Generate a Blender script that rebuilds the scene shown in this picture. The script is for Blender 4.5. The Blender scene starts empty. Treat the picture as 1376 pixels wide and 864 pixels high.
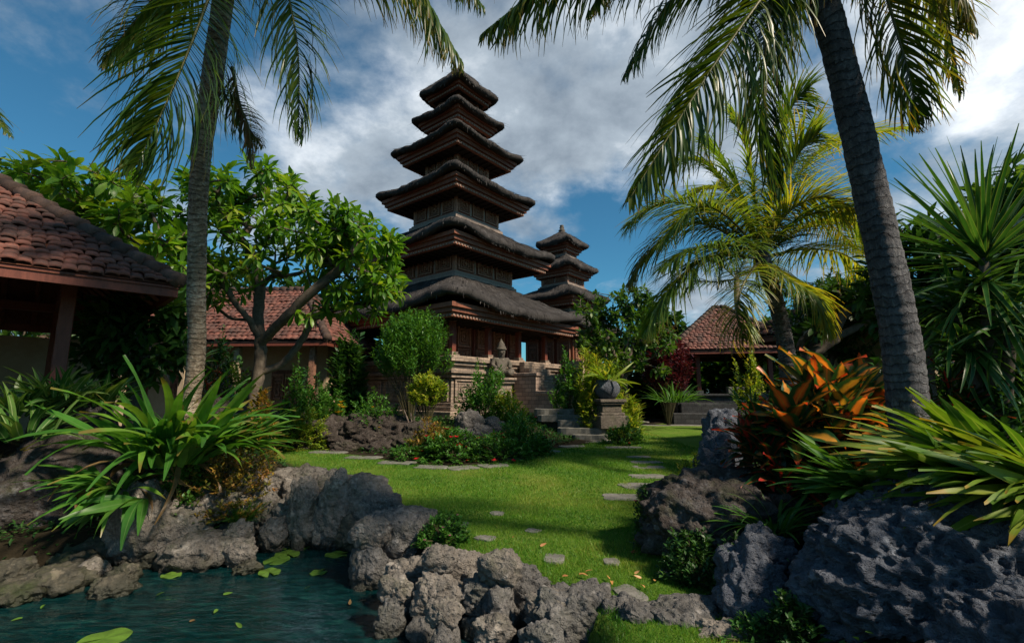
import bpy, bmesh, math, random
import numpy as np
from mathutils import Vector, Matrix, noise, Quaternion
random.seed(7); rng = np.random.default_rng(7)
R = math.radians
scene = bpy.context.scene
COL = scene.collection

# ------------------------------------------------------------------ camera, sky, sun, exposure
CAM_Z, PITCH, FPX, YS = 1.6, 8.7, 640.0, 0.698   # YS: depths below are written for a longer lens
cam_d = bpy.data.cameras.new("camera"); cam = bpy.data.objects.new("camera", cam_d); COL.objects.link(cam)
cam_d.lens = 36*FPX/1376; cam_d.sensor_width = 36; cam_d.clip_end = 3000; cam_d.clip_start = 0.05
cam.location = (0, 0, CAM_Z); cam.rotation_euler = (R(90 + PITCH), 0, 0)
scene.camera = cam
scene.view_settings.view_transform = 'Standard'; scene.view_settings.look = 'None'
scene.view_settings.gamma = 1; scene.view_settings.use_curve_mapping = False
scene.view_settings.exposure = EXPOSURE = 1.35
SUN_DIR = Vector((0.58, -0.40, 0.71)).normalized()
sd = bpy.data.lights.new("sun", 'SUN'); sun = bpy.data.objects.new("sun", sd); COL.objects.link(sun)
sd.energy = 2.75; sd.angle = R(5.0); sd.color = (1.0, 0.86, 0.68)
sun.rotation_euler = SUN_DIR.to_track_quat('Z', 'Y').to_euler(); sun.location = (30, 0, 40)

def PX(px, py, Y):
    """photo pixel + distance along the view -> world point"""
    dx, du = (px - 688) / FPX, (432 - py) / FPX
    p = R(PITCH)
    y = math.cos(p) - du * math.sin(p); z = math.sin(p) + du * math.cos(p)
    Y = Y * YS; t = Y / y
    return Vector((dx * t, Y, CAM_Z + z * t))
def GX(px, py, z0=0.0):
    dx, du = (px - 688) / FPX, (432 - py) / FPX
    p = R(PITCH)
    y = math.cos(p) - du * math.sin(p); z = math.sin(p) + du * math.cos(p)
    t = (z0 - CAM_Z) / z
    return Vector((dx * t, y * t, z0))

def N(nt, typ, **kw):
    n = nt.nodes.new(typ)
    for k, v in kw.items():
        if k.startswith('i_'):
            n.inputs[k[2:].replace('_', ' ')].default_value = v
        else:
            setattr(n, k, v)
    return n
def ramp(nt, stops, fac=None, interp='LINEAR'):
    r = nt.nodes.new('ShaderNodeValToRGB'); r.color_ramp.interpolation = interp
    e = r.color_ramp.elements
    while len(e) < len(stops): e.new(0.5)
    for el, (p, c) in zip(e, stops):
        el.position = p; el.color = (c[0], c[1], c[2], 1) if not isinstance(c, (int, float)) else (c, c, c, 1)
    if fac is not None: nt.links.new(fac, r.inputs[0])
    return r
def mixc(nt, fac, a, b, mode='MIX'):
    m = nt.nodes.new('ShaderNodeMix'); m.data_type = 'RGBA'; m.blend_type = mode
    for s, v in ((m.inputs[0], fac), (m.inputs[6], a), (m.inputs[7], b)):
        if hasattr(v, 'links'): nt.links.new(v, s)
        elif isinstance(v, (int, float)): s.default_value = v
        else: s.default_value = (v[0], v[1], v[2], 1)
    return m.outputs[2]
def mth(nt, op, a, b=None, c=None):
    m = nt.nodes.new('ShaderNodeMath'); m.operation = op
    for s, v in zip(m.inputs, (a, b, c)):
        if v is None: continue
        if hasattr(v, 'links'): nt.links.new(v, s)
        else: s.default_value = v
    return m.outputs[0]

def build_world():
    w = bpy.data.worlds.new("World"); scene.world = w; w.use_nodes = True
    nt = w.node_tree; nt.nodes.clear(); L = nt.links.new
    out = N(nt, 'ShaderNodeOutputWorld'); bg = N(nt, 'ShaderNodeBackground'); L(bg.outputs[0], out.inputs[0])
    sky = N(nt, 'ShaderNodeTexSky', sky_type='NISHITA', sun_disc=False)
    sky.sun_elevation = math.asin(SUN_DIR.z); sky.sun_rotation = math.atan2(SUN_DIR.x, SUN_DIR.y)
    sky.air_density = 1.0; sky.dust_density = 0.4; sky.ozone_density = 3.0
    tc = N(nt, 'ShaderNodeTexCoord')
    sep = N(nt, 'ShaderNodeSeparateXYZ'); L(tc.outputs['Generated'], sep.inputs[0])
    zc = mth(nt, 'ADD', mth(nt, 'MAXIMUM', sep.outputs[2], 0.0), 0.34)
    cx = mth(nt, 'DIVIDE', sep.outputs[0], zc); cy = mth(nt, 'DIVIDE', sep.outputs[1], zc)
    cmb = N(nt, 'ShaderNodeCombineXYZ'); L(cx, cmb.inputs[0]); L(cy, cmb.inputs[1])
    def fbm(scale, detail, rough, off, dist=0.0):
        mp = N(nt, 'ShaderNodeMapping'); mp.inputs['Location'].default_value = off; L(cmb.outputs[0], mp.inputs[0])
        n = N(nt, 'ShaderNodeTexNoise'); n.inputs['Scale'].default_value = scale; n.inputs['Detail'].default_value = detail
        n.inputs['Roughness'].default_value = rough; n.inputs['Distortion'].default_value = dist
        L(mp.outputs[0], n.inputs['Vector']); return n.outputs['Fac']
    def lobe(px, py, power):
        d = (PX(px, py, 10) - Vector((0, 0, CAM_Z))).normalized()
        v = N(nt, 'ShaderNodeVectorMath', operation='DOT_PRODUCT'); L(tc.outputs['Generated'], v.inputs[0]); v.inputs[1].default_value = d
        return mth(nt, 'POWER', mth(nt, 'MAXIMUM', v.outputs['Value'], 0.0), power)
    n1 = mth(nt, 'MULTIPLY_ADD', fbm(1.9, 10, 0.60, (3.1, 1.7, 0), 0.12), 1.5, -0.25)
    # cloud banks: where the big masses stand in this sky
    bank = mth(nt, 'ADD', mth(nt, 'MULTIPLY', lobe(770, 150, 30), 0.40), mth(nt, 'MULTIPLY', lobe(1330, 60, 40), 0.36))
    bank = mth(nt, 'ADD', bank, mth(nt, 'MULTIPLY', lobe(150, 0, 60), 0.20))
    bank = mth(nt, 'ADD', bank, mth(nt, 'MULTIPLY', lobe(440, 200, 60), 0.14))
    bank = mth(nt, 'ADD', bank, mth(nt, 'MULTIPLY', lobe(640, 330, 300), -0.10))
    bank = mth(nt, 'ADD', bank, mth(nt, 'MULTIPLY', lobe(20, 140, 120), -0.08))
    bank = mth(nt, 'ADD', bank, mth(nt, 'MULTIPLY', lobe(830, 330, 250), -0.22))
    dens = mth(nt, 'ADD', n1, bank)
    mask = ramp(nt, [(0.48, 0), (0.82, 1)], dens); mask.color_ramp.interpolation = 'EASE'
    n2 = mth(nt, 'MULTIPLY_ADD', fbm(3.6, 10, 0.60, (7.3, 4.2, 0), 0.1), 1.5, -0.25)
    br = mth(nt, 'ADD', n2, mth(nt, 'MULTIPLY', lobe(905, 70, 160), 0.20))
    br = mth(nt, 'ADD', br, mth(nt, 'MULTIPLY', lobe(1340, 60, 60), 0.20))
    br = mth(nt, 'ADD', br, mth(nt, 'MULTIPLY', lobe(750, 130, 120), -0.10))
    ccol = ramp(nt, [(0.16, (0.070, 0.092, 0.12)), (0.55, (0.175, 0.207, 0.24)), (0.95, (0.50, 0.52, 0.54))], br)
    SKY = 0.075
    skyc = mixc(nt, 1.0, sky.outputs[0], (SKY * 0.22, SKY * 0.50, SKY * 0.54), 'MULTIPLY')
    col = mixc(nt, mask.outputs[0], skyc, ccol.outputs[0])
    L(col, bg.inputs[0]); bg.inputs[1].default_value = 1.0
build_world()

# ------------------------------------------------------------------ mesh helpers
def tag(o, label=None, cat=None, group=None, kind=None):
    if label: o['label'] = label
    if cat: o['category'] = cat
    if group: o['group'] = group
    if kind: o['kind'] = kind
    return o
def empty(name, loc, rz=0, label=None, cat=None, group=None):
    o = bpy.data.objects.new(name, None); COL.objects.link(o); o.location = loc; o.rotation_euler = (0, 0, rz)
    return tag(o, label, cat, group)
def copy_tree(o, parent=None):
    c = o.copy(); COL.objects.link(c)
    if parent: c.parent = parent
    for ch in list(o.children): copy_tree(ch, c)
    return c

class MB:
    """collects pieces, then links them as ONE mesh object"""
    def __init__(s): s.V = []; s.Q = []; s.T = []; s.A = []; s.n = 0
    def add(s, V, quads=None, tris=None, attr=None):
        V = np.asarray(V, float).reshape(-1, 3)
        if quads is not None and len(quads): s.Q.append(np.asarray(quads, np.int64).reshape(-1, 4) + s.n)
        if tris is not None and len(tris): s.T.append(np.asarray(tris, np.int64).reshape(-1, 3) + s.n)
        if attr is None: attr = np.zeros((len(V), 3))
        s.A.append(np.broadcast_to(np.asarray(attr, float), (len(V), 3)))
        s.V.append(V); s.n += len(V); return s
    def box(s, lo, hi, M=None, rnd=0.5):
        x0, y0, z0 = lo; x1, y1, z1 = hi
        V = np.array([(x0,y0,z0),(x1,y0,z0),(x1,y1,z0),(x0,y1,z0),(x0,y0,z1),(x1,y0,z1),(x1,y1,z1),(x0,y1,z1)], float)
        if M is not None: V = np.array([M @ Vector(v) for v in V])
        return s.add(V, [(0,3,2,1),(4,5,6,7),(0,1,5,4),(1,2,6,5),(2,3,7,6),(3,0,4,7)], attr=(rnd, 0, 0))
    def frame(s, ho, hi, z0, z1, hoy=None, hiy=None, rnd=0.5):
        """square frame (a mitred ring) lying flat"""
        hoy = ho if hoy is None else hoy; hiy = hi if hiy is None else hiy
        V = []
        for z in (z0, z1):
            for a, b in ((ho, hoy), (hi, hiy)):
                V += [(-a,-b,z),(a,-b,z),(a,b,z),(-a,b,z)]
        q = []
        for i in range(4):
            j = (i + 1) % 4
            q += [(i,j,8+j,8+i),(4+j,4+i,12+i,12+j),(8+i,8+j,12+j,12+i),(j,i,4+i,4+j)]
        return s.add(V, q, attr=(rnd, 0, 0))
    def tube(s, pts, rad, sides=8, cap=True, rnd=0.5):
        P = np.asarray(pts, float); n = len(P); rad = np.broadcast_to(np.asarray(rad, float), (n,))
        T = np.gradient(P, axis=0); T /= np.linalg.norm(T, axis=1)[:, None] + 1e-9
        ref = np.array([1., 0, 0]) if abs(T[0][0]) < 0.9 else np.array([0, 1., 0])
        u = np.cross(T[0], ref); u /= np.linalg.norm(u)
        a = np.linspace(0, 2*np.pi, sides, endpoint=False); V = []; ln = 0
        At = []
        for i in range(n):
            u = u - T[i] * np.dot(u, T[i]); u /= np.linalg.norm(u) + 1e-9
            v = np.cross(T[i], u)
            if i: ln += np.linalg.norm(P[i] - P[i-1])
            V.append(P[i] + rad[i] * (np.cos(a)[:, None] * u + np.sin(a)[:, None] * v))
            At.append(np.tile((rnd, ln, 0), (sides, 1)))
        V = np.concatenate(V); q = []
        i = np.arange(n-1)[:, None] * sides; j = np.arange(sides)[None, :]; k = (j + 1) % sides
        q = np.stack([i + j, i + k, i + sides + k, i + sides + j], -1).reshape(-1, 4)
        t = None
        if cap:
            V = np.concatenate([V, P[:1], P[-1:]]); b = n * sides; At.append(np.tile((rnd, 0, 0), (1, 1))); At.append(np.tile((rnd, ln, 0), (1, 1)))
            j = np.arange(sides); k = (j + 1) % sides
            t = np.concatenate([np.stack([np.full(sides, b), k, j], -1), np.stack([np.full(sides, b+1), (n-1)*sides + j, (n-1)*sides + k], -1)])
        return s.add(V, q, t, np.concatenate(At))
    def lathe(s, prof, sides=20, c=(0,0,0), rnd=0.5):
        a = np.linspace(0, 2*np.pi, sides, endpoint=False)
        V = np.concatenate([np.stack([r*np.cos(a)+c[0], r*np.sin(a)+c[1], np.full(sides, z+c[2])], -1) for r, z in prof])
        n = len(prof); i = np.arange(n-1)[:, None]*sides; j = np.arange(sides)[None, :]; k = (j+1) % sides
        return s.add(V, np.stack([i+j, i+k, i+sides+k, i+sides+j], -1).reshape(-1, 4), attr=(rnd, 0, 0))
    def build(s, name, mat, parent=None, smooth=False, bevel=0):
        me = bpy.data.meshes.new(name)
        V = np.concatenate(s.V); nq = sum(len(q) for q in s.Q); nt_ = sum(len(t) for t in s.T)
        loops = np.concatenate([q.ravel() for q in s.Q] + [t.ravel() for t in s.T]).astype(np.int32)
        me.vertices.add(len(V)); me.vertices.foreach_set('co', V.astype(np.float32).ravel())
        me.loops.add(len(loops)); me.loops.foreach_set('vertex_index', loops)
        me.polygons.add(nq + nt_)
        st = np.concatenate([np.arange(nq)*4, nq*4 + np.arange(nt_)*3]).astype(np.int32)
        me.polygons.foreach_set('loop_start', st)
        me.polygons.foreach_set('use_smooth', np.full(nq+nt_, smooth))
        at = me.attributes.new('leaf', 'FLOAT_VECTOR', 'POINT'); at.data.foreach_set('vector', np.concatenate(s.A).astype(np.float32).ravel())
        me.update(calc_edges=True); me.validate()
        if mat: me.materials.append(mat)
        o = bpy.data.objects.new(name, me); COL.objects.link(o)
        if parent: o.parent = parent
        if bevel:
            m = o.modifiers.new('bevel', 'BEVEL'); m.width = bevel; m.segments = 2; m.limit_method = 'ANGLE'
        return o

def nrmz(a): return a / (np.linalg.norm(a, axis=-1, keepdims=True) + 1e-9)
PROF = {
    'lance': lambda s: np.clip((s + 0.06) ** 0.55 * np.clip(1 - s, 0, 1) ** 0.95 / 0.40, 0.02, 1.05),
    'ovate': lambda s: np.clip(np.sin(np.pi * np.clip(s, 0, 1) ** 0.85), 0.04, 1) ** 0.6,
    'obov':  lambda s: np.clip(np.sin(np.pi * np.clip(s, 0, 1) ** 1.35), 0.05, 1) ** 0.75,
    'strap': lambda s: np.clip(np.minimum(0.45 + 1.6*s, 1) * np.clip((1.02 - s) / 0.5, 0, 1) ** 0.7, 0.02, 1),
    'sword': lambda s: np.clip(np.minimum(0.7 + 1.5*s, 1) * (1.02 - s) ** 0.55, 0.02, 1),
    'blade': lambda s: np.clip(1.0 - s, 0.05, 1),
}
def leaves(mb, base, d, up, L, W, bend, seg=4, fold=0.2, prof='lance', rnd=None, two=False, wave=0.0):
    base = np.asarray(base, float); n = len(base)
    if n == 0: return
    d = nrmz(np.asarray(d, float)); up = np.broadcast_to(np.asarray(up, float), (n, 3))
    side = np.cross(d, up); bad = np.linalg.norm(side, axis=1) < 1e-3
    side[bad] = np.cross(d[bad], np.array([1., 0.1, 0])); side = nrmz(side); nn = np.cross(side, d)
    L = np.broadcast_to(np.asarray(L, float), (n,)); W = np.broadcast_to(np.asarray(W, float), (n,)); bend = np.broadcast_to(np.asarray(bend, float), (n,))
    rnd = rng.random(n) if rnd is None else np.broadcast_to(rnd, (n,))
    s = np.linspace(0, 1, seg + 1); th = bend[:, None] * s[None]
    tang = d[:, None] * np.cos(th)[..., None] - nn[:, None] * np.sin(th)[..., None]
    c = np.zeros((n, seg+1, 3)); c[:, 1:] = np.cumsum((tang[:, 1:] + tang[:, :-1]) / 2, 1) / seg
    c = base[:, None] + c * L[:, None, None]
    nl = nn[:, None] * np.cos(th)[..., None] + d[:, None] * np.sin(th)[..., None]
    w = PROF[prof](s)[None, :, None] * W[:, None, None] * 0.5
    sd_ = side[:, None]
    wv = 0
    if wave: wv = nl * (np.sin(s[None, :] * 9 + rnd[:, None] * 40) * wave)[..., None] * W[:, None, None]
    cols = [c - sd_ * w + nl * fold * w + wv, c, c + sd_ * w + nl * fold * w - wv] if not two else [c - sd_ * w + wv, c + sd_ * w - wv]
    K = len(cols); V = np.stack(cols, 2).reshape(-1, 3)
    A = np.zeros((n, seg+1, K, 3)); A[..., 0] = rnd[:, None, None]; A[..., 1] = s[None, :, None]; A[..., 2] = np.linspace(0, 1, K)[None, None]
    i = np.arange(n)[:, None, None] * (seg+1) * K + np.arange(seg)[None, :, None] * K + np.arange(K-1)[None, None]
    q = np.stack([i, i + 1, i + K + 1, i + K], -1).reshape(-1, 4)
    mb.add(V, q, attr=A.reshape(-1, 3))
def upfrom(d, roll=0.35):
    d = nrmz(np.asarray(d, float)); u = np.array([0, 0, 1.]) - d * d[:, 2:3]
    u = nrmz(u + 1e-4); s = np.cross(d, u); a = rng.normal(0, roll, len(d))[:, None]
    return u * np.cos(a) + s * np.sin(a)
def catmull(pts, n):
    P = [np.asarray(p, float) for p in pts]; P = [2*P[0]-P[1]] + P + [2*P[-1]-P[-2]]; out = []
    m = len(P) - 3
    for k in range(n):
        t = k / (n - 1) * m; i = min(int(t), m - 1); u = t - i; a, b, c, d = P[i:i+4]
        out.append(0.5 * ((2*b) + (-a+c)*u + (2*a-5*b+4*c-d)*u*u + (-a+3*b-3*c+d)*u**3))
    return np.array(out)

# ------------------------------------------------------------------ materials
def newmat(name):
    m = bpy.data.materials.new(name); m.use_nodes = True; nt = m.node_tree; nt.nodes.clear()
    o = N(nt, 'ShaderNodeOutputMaterial'); b = N(nt, 'ShaderNodeBsdfPrincipled'); nt.links.new(b.outputs[0], o.inputs[0])
    return m, nt, b, o
def coords(nt, kind='Object', scale=(1,1,1)):
    tc = N(nt, 'ShaderNodeTexCoord'); mp = N(nt, 'ShaderNodeMapping'); mp.inputs['Scale'].default_value = scale
    nt.links.new(tc.outputs[kind], mp.inputs[0]); return mp.outputs[0]
def noisef(nt, vec, scale, detail=6, rough=0.6, dist=0):
    n = N(nt, 'ShaderNodeTexNoise'); n.inputs['Scale'].default_value = scale; n.inputs['Detail'].default_value = detail
    n.inputs['Roughness'].default_value = rough; n.inputs['Distortion'].default_value = dist
    nt.links.new(vec, n.inputs['Vector']); return n.outputs['Fac']
def bump(nt, b, h, strength, dist):
    bp = N(nt, 'ShaderNodeBump'); bp.inputs['Strength'].default_value = strength; bp.inputs['Distance'].default_value = dist
    nt.links.new(h, bp.inputs['Height']); nt.links.new(bp.outputs[0], b.inputs['Normal']); return bp
def leafmat(name, cols, tip=None, rib=None, edge=None, trans=0.35, rough=0.42, tcol=None, streak=0.0, tipstart=0.75, spec=0.28):
    m, nt, b, o = newmat(name); L = nt.links.new
    at = N(nt, 'ShaderNodeAttribute', attribute_name='leaf'); sp = N(nt, 'ShaderNodeSeparateXYZ'); L(at.outputs['Vector'], sp.inputs[0])
    n = len(cols); r = ramp(nt, [(i / max(n-1, 1), c) for i, c in enumerate(cols)], sp.outputs[0]); c = r.outputs[0]
    vec = coords(nt, 'Object'); nz = noisef(nt, vec, 9, 3)
    c = mixc(nt, 1.0, c, ramp(nt, [(0.3, (0.75, 0.75, 0.75)), (0.7, (1.25, 1.2, 1.15))], nz).outputs[0], 'MULTIPLY')
    va = mth(nt, 'ABSOLUTE', mth(nt, 'SUBTRACT', sp.outputs[2], 0.5))
    if streak:
        wv = mth(nt, 'SINE', mth(nt, 'MULTIPLY', va, 60.0)); f = mth(nt, 'MULTIPLY_ADD', wv, streak, streak)
        c = mixc(nt, f, c, (0.5*cols[-1][0], 0.55*cols[-1][1], 0.5*cols[-1][2]))
    if edge:
        f = ramp(nt, [(edge[1], 0), (min(edge[1]+0.15, 1), 1)], mth(nt, 'ADD', va, mth(nt, 'MULTIPLY', nz, edge[2]))).outputs[0]
        c = mixc(nt, f, c, edge[0])
    if rib:
        f = ramp(nt, [(0.02, 0.7), (0.07, 0)], va).outputs[0]; c = mixc(nt, f, c, rib)
    if tip:
        f = ramp(nt, [(tipstart, 0), (1.0, 0.9)], mth(nt, 'ADD', sp.outputs[1], mth(nt, 'MULTIPLY_ADD', sp.outputs[0], 0.25, -0.15))).outputs[0]
        c = mixc(nt, f, c, tip)
    L(c, b.inputs['Base Color']); b.inputs['Roughness'].default_value = rough; b.inputs['Specular IOR Level'].default_value = spec
    tr = N(nt, 'ShaderNodeBsdfTranslucent')
    tc = mixc(nt, 1.0, c, tcol or (1.6, 1.5, 0.6), 'MULTIPLY'); L(tc, tr.inputs[0])
    mx = N(nt, 'ShaderNodeMixShader'); mx.inputs[0].default_value = trans
    L(b.outputs[0], mx.inputs[1]); L(tr.outputs[0], mx.inputs[2]); L(mx.outputs[0], o.inputs[0])
    return m
def rockmat(name, c0, c1, c2, pit=14.0, moss=0.0, stretch=(1,1,1), bstr=1.0):
    m, nt, b, o = newmat(name); L = nt.links.new
    vec = coords(nt, 'Object', stretch); oi = N(nt, 'ShaderNodeObjectInfo')
    ad = N(nt, 'ShaderNodeVectorMath', operation='ADD'); L(vec, ad.inputs[0])
    sc = N(nt, 'ShaderNodeVectorMath', operation='SCALE'); sc.inputs[0].default_value = (17, 31, 11); L(oi.outputs['Random'], sc.inputs['Scale']); L(sc.outputs[0], ad.inputs[1])
    v = ad.outputs[0]
    n1 = noisef(nt, v, 2.6, 8, 0.65); n2 = noisef(nt, v, 16, 8, 0.7, 0.4)
    vo = N(nt, 'ShaderNodeTexVoronoi'); vo.inputs['Scale'].default_value = pit; L(v, vo.inputs['Vector'])
    vo2 = N(nt, 'ShaderNodeTexVoronoi'); vo2.inputs['Scale'].default_value = pit*2.7; L(v, vo2.inputs['Vector'])
    c = ramp(nt, [(0.3, c0), (0.5, c1), (0.72, c2)], mth(nt, 'MULTIPLY_ADD', n2, 0.6, mth(nt, 'MULTIPLY', n1, 0.4))).outputs[0]
    lich = ramp(nt, [(0.60, 0), (0.68, 0.5)], noisef(nt, v, 6.5, 5, 0.6)).outputs[0]
    c = mixc(nt, lich, c, tuple(min(1, x*1.7) for x in c2))
    if moss:
        f = ramp(nt, [(0.5, 0), (0.68, moss)], noisef(nt, v, 3.4, 6, 0.7)).outputs[0]
        c = mixc(nt, f, c, (0.035, 0.05, 0.012))
    geo = N(nt, 'ShaderNodeNewGeometry'); sz = N(nt, 'ShaderNodeSeparateXYZ'); L(geo.outputs['Position'], sz.inputs[0])
    wet = ramp(nt, [(0.0, 1), (1.0, 0)], mth(nt, 'MULTIPLY_ADD', sz.outputs[2], 7.0, mth(nt, 'MULTIPLY_ADD', n1, 1.2, 1.75))).outputs[0]   # the wet line just above the pond
    c = mixc(nt, mth(nt, 'MULTIPLY', wet, 0.75), c, (0.020, 0.022, 0.014))
    L(c, b.inputs['Base Color']); L(mth(nt, 'MULTIPLY_ADD', wet, -0.55, 0.9), b.inputs['Roughness']); b.inputs['Specular IOR Level'].default_value = 0.25
    p1 = ramp(nt, [(0.05, 0), (0.42, 1)], vo.outputs['Distance']).outputs[0]; p2 = ramp(nt, [(0.05, 0), (0.4, 1)], vo2.outputs['Distance']).outputs[0]
    h = mth(nt, 'ADD', mth(nt, 'MULTIPLY', p1, 0.5), mth(nt, 'ADD', mth(nt, 'MULTIPLY', p2, 0.22), mth(nt, 'MULTIPLY', n2, 1.0)))
    bump(nt, b, h, bstr, 0.06)
    return m
def plainmat(name, c0, c1, scale=5, rough=0.7, bstr=0.3, bdist=0.01, stretch=(1,1,1), kind='Object', attr=0.0, spec=0.3, c2=None):
    m, nt, b, o = newmat(name); L = nt.links.new
    v = coords(nt, kind, stretch); n = noisef(nt, v, scale, 8, 0.65); n2 = noisef(nt, v, scale*7, 4, 0.6)
    f = mth(nt, 'MULTIPLY_ADD', n2, 0.35, mth(nt, 'MULTIPLY', n, 0.65))
    st = [(0.34, c0), (0.66, c1)] if c2 is None else [(0.32, c0), (0.5, c1), (0.68, c2)]
    c = ramp(nt, st, f).outputs[0]
    if attr:
        at = N(nt, 'ShaderNodeAttribute', attribute_name='leaf'); sp = N(nt, 'ShaderNodeSeparateXYZ'); L(at.outputs['Vector'], sp.inputs[0])
        k = mth(nt, 'MULTIPLY_ADD', sp.outputs[0], 2*attr, 1-attr); cc = N(nt, 'ShaderNodeCombineXYZ')
        for q in range(3): L(k, cc.inputs[q])
        c = mixc(nt, 1.0, c, cc.outputs[0], 'MULTIPLY')
    L(c, b.inputs['Base Color']); b.inputs['Roughness'].default_value = rough; b.inputs['Specular IOR Level'].default_value = spec
    bump(nt, b, f, bstr, bdist); return m

M = {}
M['frond'] = leafmat('palm_frond', [(0.024,0.060,0.014),(0.038,0.090,0.019),(0.072,0.108,0.019),(0.156,0.150,0.024)], tip=(0.22,0.13,0.03), trans=0.42, rough=0.35, tcol=(2.4,2.0,0.5), tipstart=0.8)
M['frond_yel'] = leafmat('palm_frond_yellow', [(0.054,0.121,0.027),(0.081,0.162,0.030),(0.135,0.189,0.034),(0.284,0.270,0.047)], tip=(0.28,0.19,0.04), trans=0.45, rough=0.35, tcol=(2.4,2.0,0.5), tipstart=0.8)
M['rachis'] = plainmat('frond_rachis', (0.06,0.07,0.02), (0.16,0.14,0.05), 6, 0.5)
M['deadleaf'] = leafmat('dry_leaf', [(0.06,0.035,0.015),(0.14,0.09,0.04),(0.2,0.13,0.06)], trans=0.2)
M['frangi'] = leafmat('frangipani_leaf', [(0.035,0.10,0.014),(0.060,0.16,0.018),(0.10,0.22,0.024),(0.24,0.29,0.035)], rib=(0.12,0.19,0.05), trans=0.4, rough=0.38, tcol=(1.9,1.9,0.5))
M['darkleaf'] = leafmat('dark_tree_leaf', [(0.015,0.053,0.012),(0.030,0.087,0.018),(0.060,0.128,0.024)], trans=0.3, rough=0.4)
M['treeleaf'] = leafmat('tree_leaf', [(0.026,0.080,0.014),(0.051,0.123,0.020),(0.102,0.181,0.029)], trans=0.35)
M['shrub'] = leafmat('shrub_leaf', [(0.031,0.103,0.021),(0.052,0.155,0.024),(0.095,0.224,0.034)], trans=0.35)
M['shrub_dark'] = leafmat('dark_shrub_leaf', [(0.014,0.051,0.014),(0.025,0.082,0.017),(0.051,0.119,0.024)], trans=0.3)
M['shrub_lime'] = leafmat('lime_shrub_leaf', [(0.069,0.149,0.014),(0.127,0.218,0.018),(0.230,0.299,0.034),(0.402,0.368,0.046)], trans=0.4)
M['shrub_gold'] = leafmat('golden_shrub_leaf', [(0.04,0.07,0.012),(0.11,0.12,0.02),(0.25,0.17,0.03),(0.32,0.14,0.05)], trans=0.35)
M['purple'] = leafmat('purple_leaf', [(0.035,0.008,0.012),(0.07,0.012,0.018),(0.05,0.02,0.012)], trans=0.3, tcol=(1.8,1.0,0.8))
M['lily'] = leafmat('lily_leaf', [(0.028,0.116,0.018),(0.049,0.171,0.022),(0.085,0.233,0.028),(0.155,0.296,0.039)], rib=(0.10,0.20,0.05), trans=0.35, rough=0.33, streak=0.16, tip=(0.16,0.12,0.03), tipstart=0.92)
M['peace'] = leafmat('variegated_leaf', [(0.024,0.088,0.019),(0.048,0.136,0.026),(0.112,0.192,0.040)], rib=(0.35,0.40,0.2), trans=0.3, rough=0.35, streak=0.1)
M['yellowstrap'] = leafmat('yellow_green_leaf', [(0.03,0.10,0.010),(0.06,0.15,0.014),(0.11,0.20,0.018),(0.20,0.25,0.03)], rib=(0.2,0.26,0.06), tip=(0.30,0.20,0.03), trans=0.38, rough=0.5, streak=0.14, tipstart=0.97)
M['strap'] = leafmat('strap_leaf', [(0.027,0.105,0.018),(0.053,0.150,0.021),(0.090,0.210,0.030)], rib=(0.1,0.18,0.05), trans=0.35, rough=0.36, streak=0.14)
M['sword'] = leafmat('sword_leaf', [(0.014,0.061,0.016),(0.027,0.101,0.022),(0.061,0.149,0.027)], edge=((0.14,0.20,0.05), 0.36, 0.02), trans=0.3, rough=0.33, streak=0.1)
M['cordy_or'] = leafmat('orange_croton_leaf', [(0.05,0.13,0.02),(0.45,0.30,0.035),(0.62,0.22,0.03),(0.60,0.11,0.02),(0.16,0.20,0.03)], edge=((0.02,0.07,0.02), 0.30, 0.3), rib=(0.55,0.22,0.04), tip=(0.5,0.05,0.015), trans=0.35, rough=0.36, tcol=(1.5,1.2,0.6), tipstart=0.85)
M['cordy_red'] = leafmat('red_cordyline_leaf', [(0.028,0.070,0.020),(0.084,0.070,0.020),(0.350,0.025,0.017),(0.588,0.028,0.021),(0.070,0.070,0.017)], edge=((0.015,0.05,0.016), 0.26, 0.35), rib=(0.45,0.05,0.02), tip=(0.4,0.03,0.03), trans=0.35, rough=0.33, tcol=(1.5,1.2,0.6))
M['redflower'] = leafmat('red_petal', [(0.35,0.01,0.015),(0.5,0.02,0.02),(0.45,0.015,0.04)], trans=0.3, tcol=(1.2,1,1))
M['yellowflower'] = leafmat('yellow_petal', [(0.6,0.38,0.02),(0.7,0.45,0.03)], trans=0.3, tcol=(1.2,1.1,0.8))
M['whiteflower'] = leafmat('white_petal', [(0.7,0.68,0.6),(0.75,0.72,0.6)], trans=0.3, tcol=(1,1,1))
M['pinkflower'] = leafmat('pink_petal', [(0.4,0.12,0.18),(0.5,0.2,0.25)], trans=0.3, tcol=(1,1,1))
M['grass'] = leafmat('grass_blade', [(0.036,0.125,0.009),(0.062,0.185,0.014),(0.11,0.235,0.020),(0.22,0.26,0.048)], trans=0.35, rough=0.5)
M['pad'] = leafmat('lily_pad', [(0.06,0.13,0.02),(0.10,0.19,0.03)], trans=0.15, rough=0.3)
M['fallen'] = leafmat('fallen_leaf', [(0.45,0.22,0.06),(0.5,0.28,0.12),(0.4,0.15,0.05)], trans=0.2, tcol=(1,1,1))
M['bark_palm'] = plainmat('palm_bark', (0.035,0.026,0.018), (0.16,0.125,0.09), 5, 0.9, 1.0, 0.03, (1,1,3.2), c2=(0.36,0.33,0.27))
M['bark_grey'] = plainmat('grey_palm_bark', (0.045,0.043,0.045), (0.125,0.12,0.125), 12, 0.9, 1.0, 0.03, (1.6,1.6,1.2), c2=(0.25,0.245,0.25))
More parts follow.
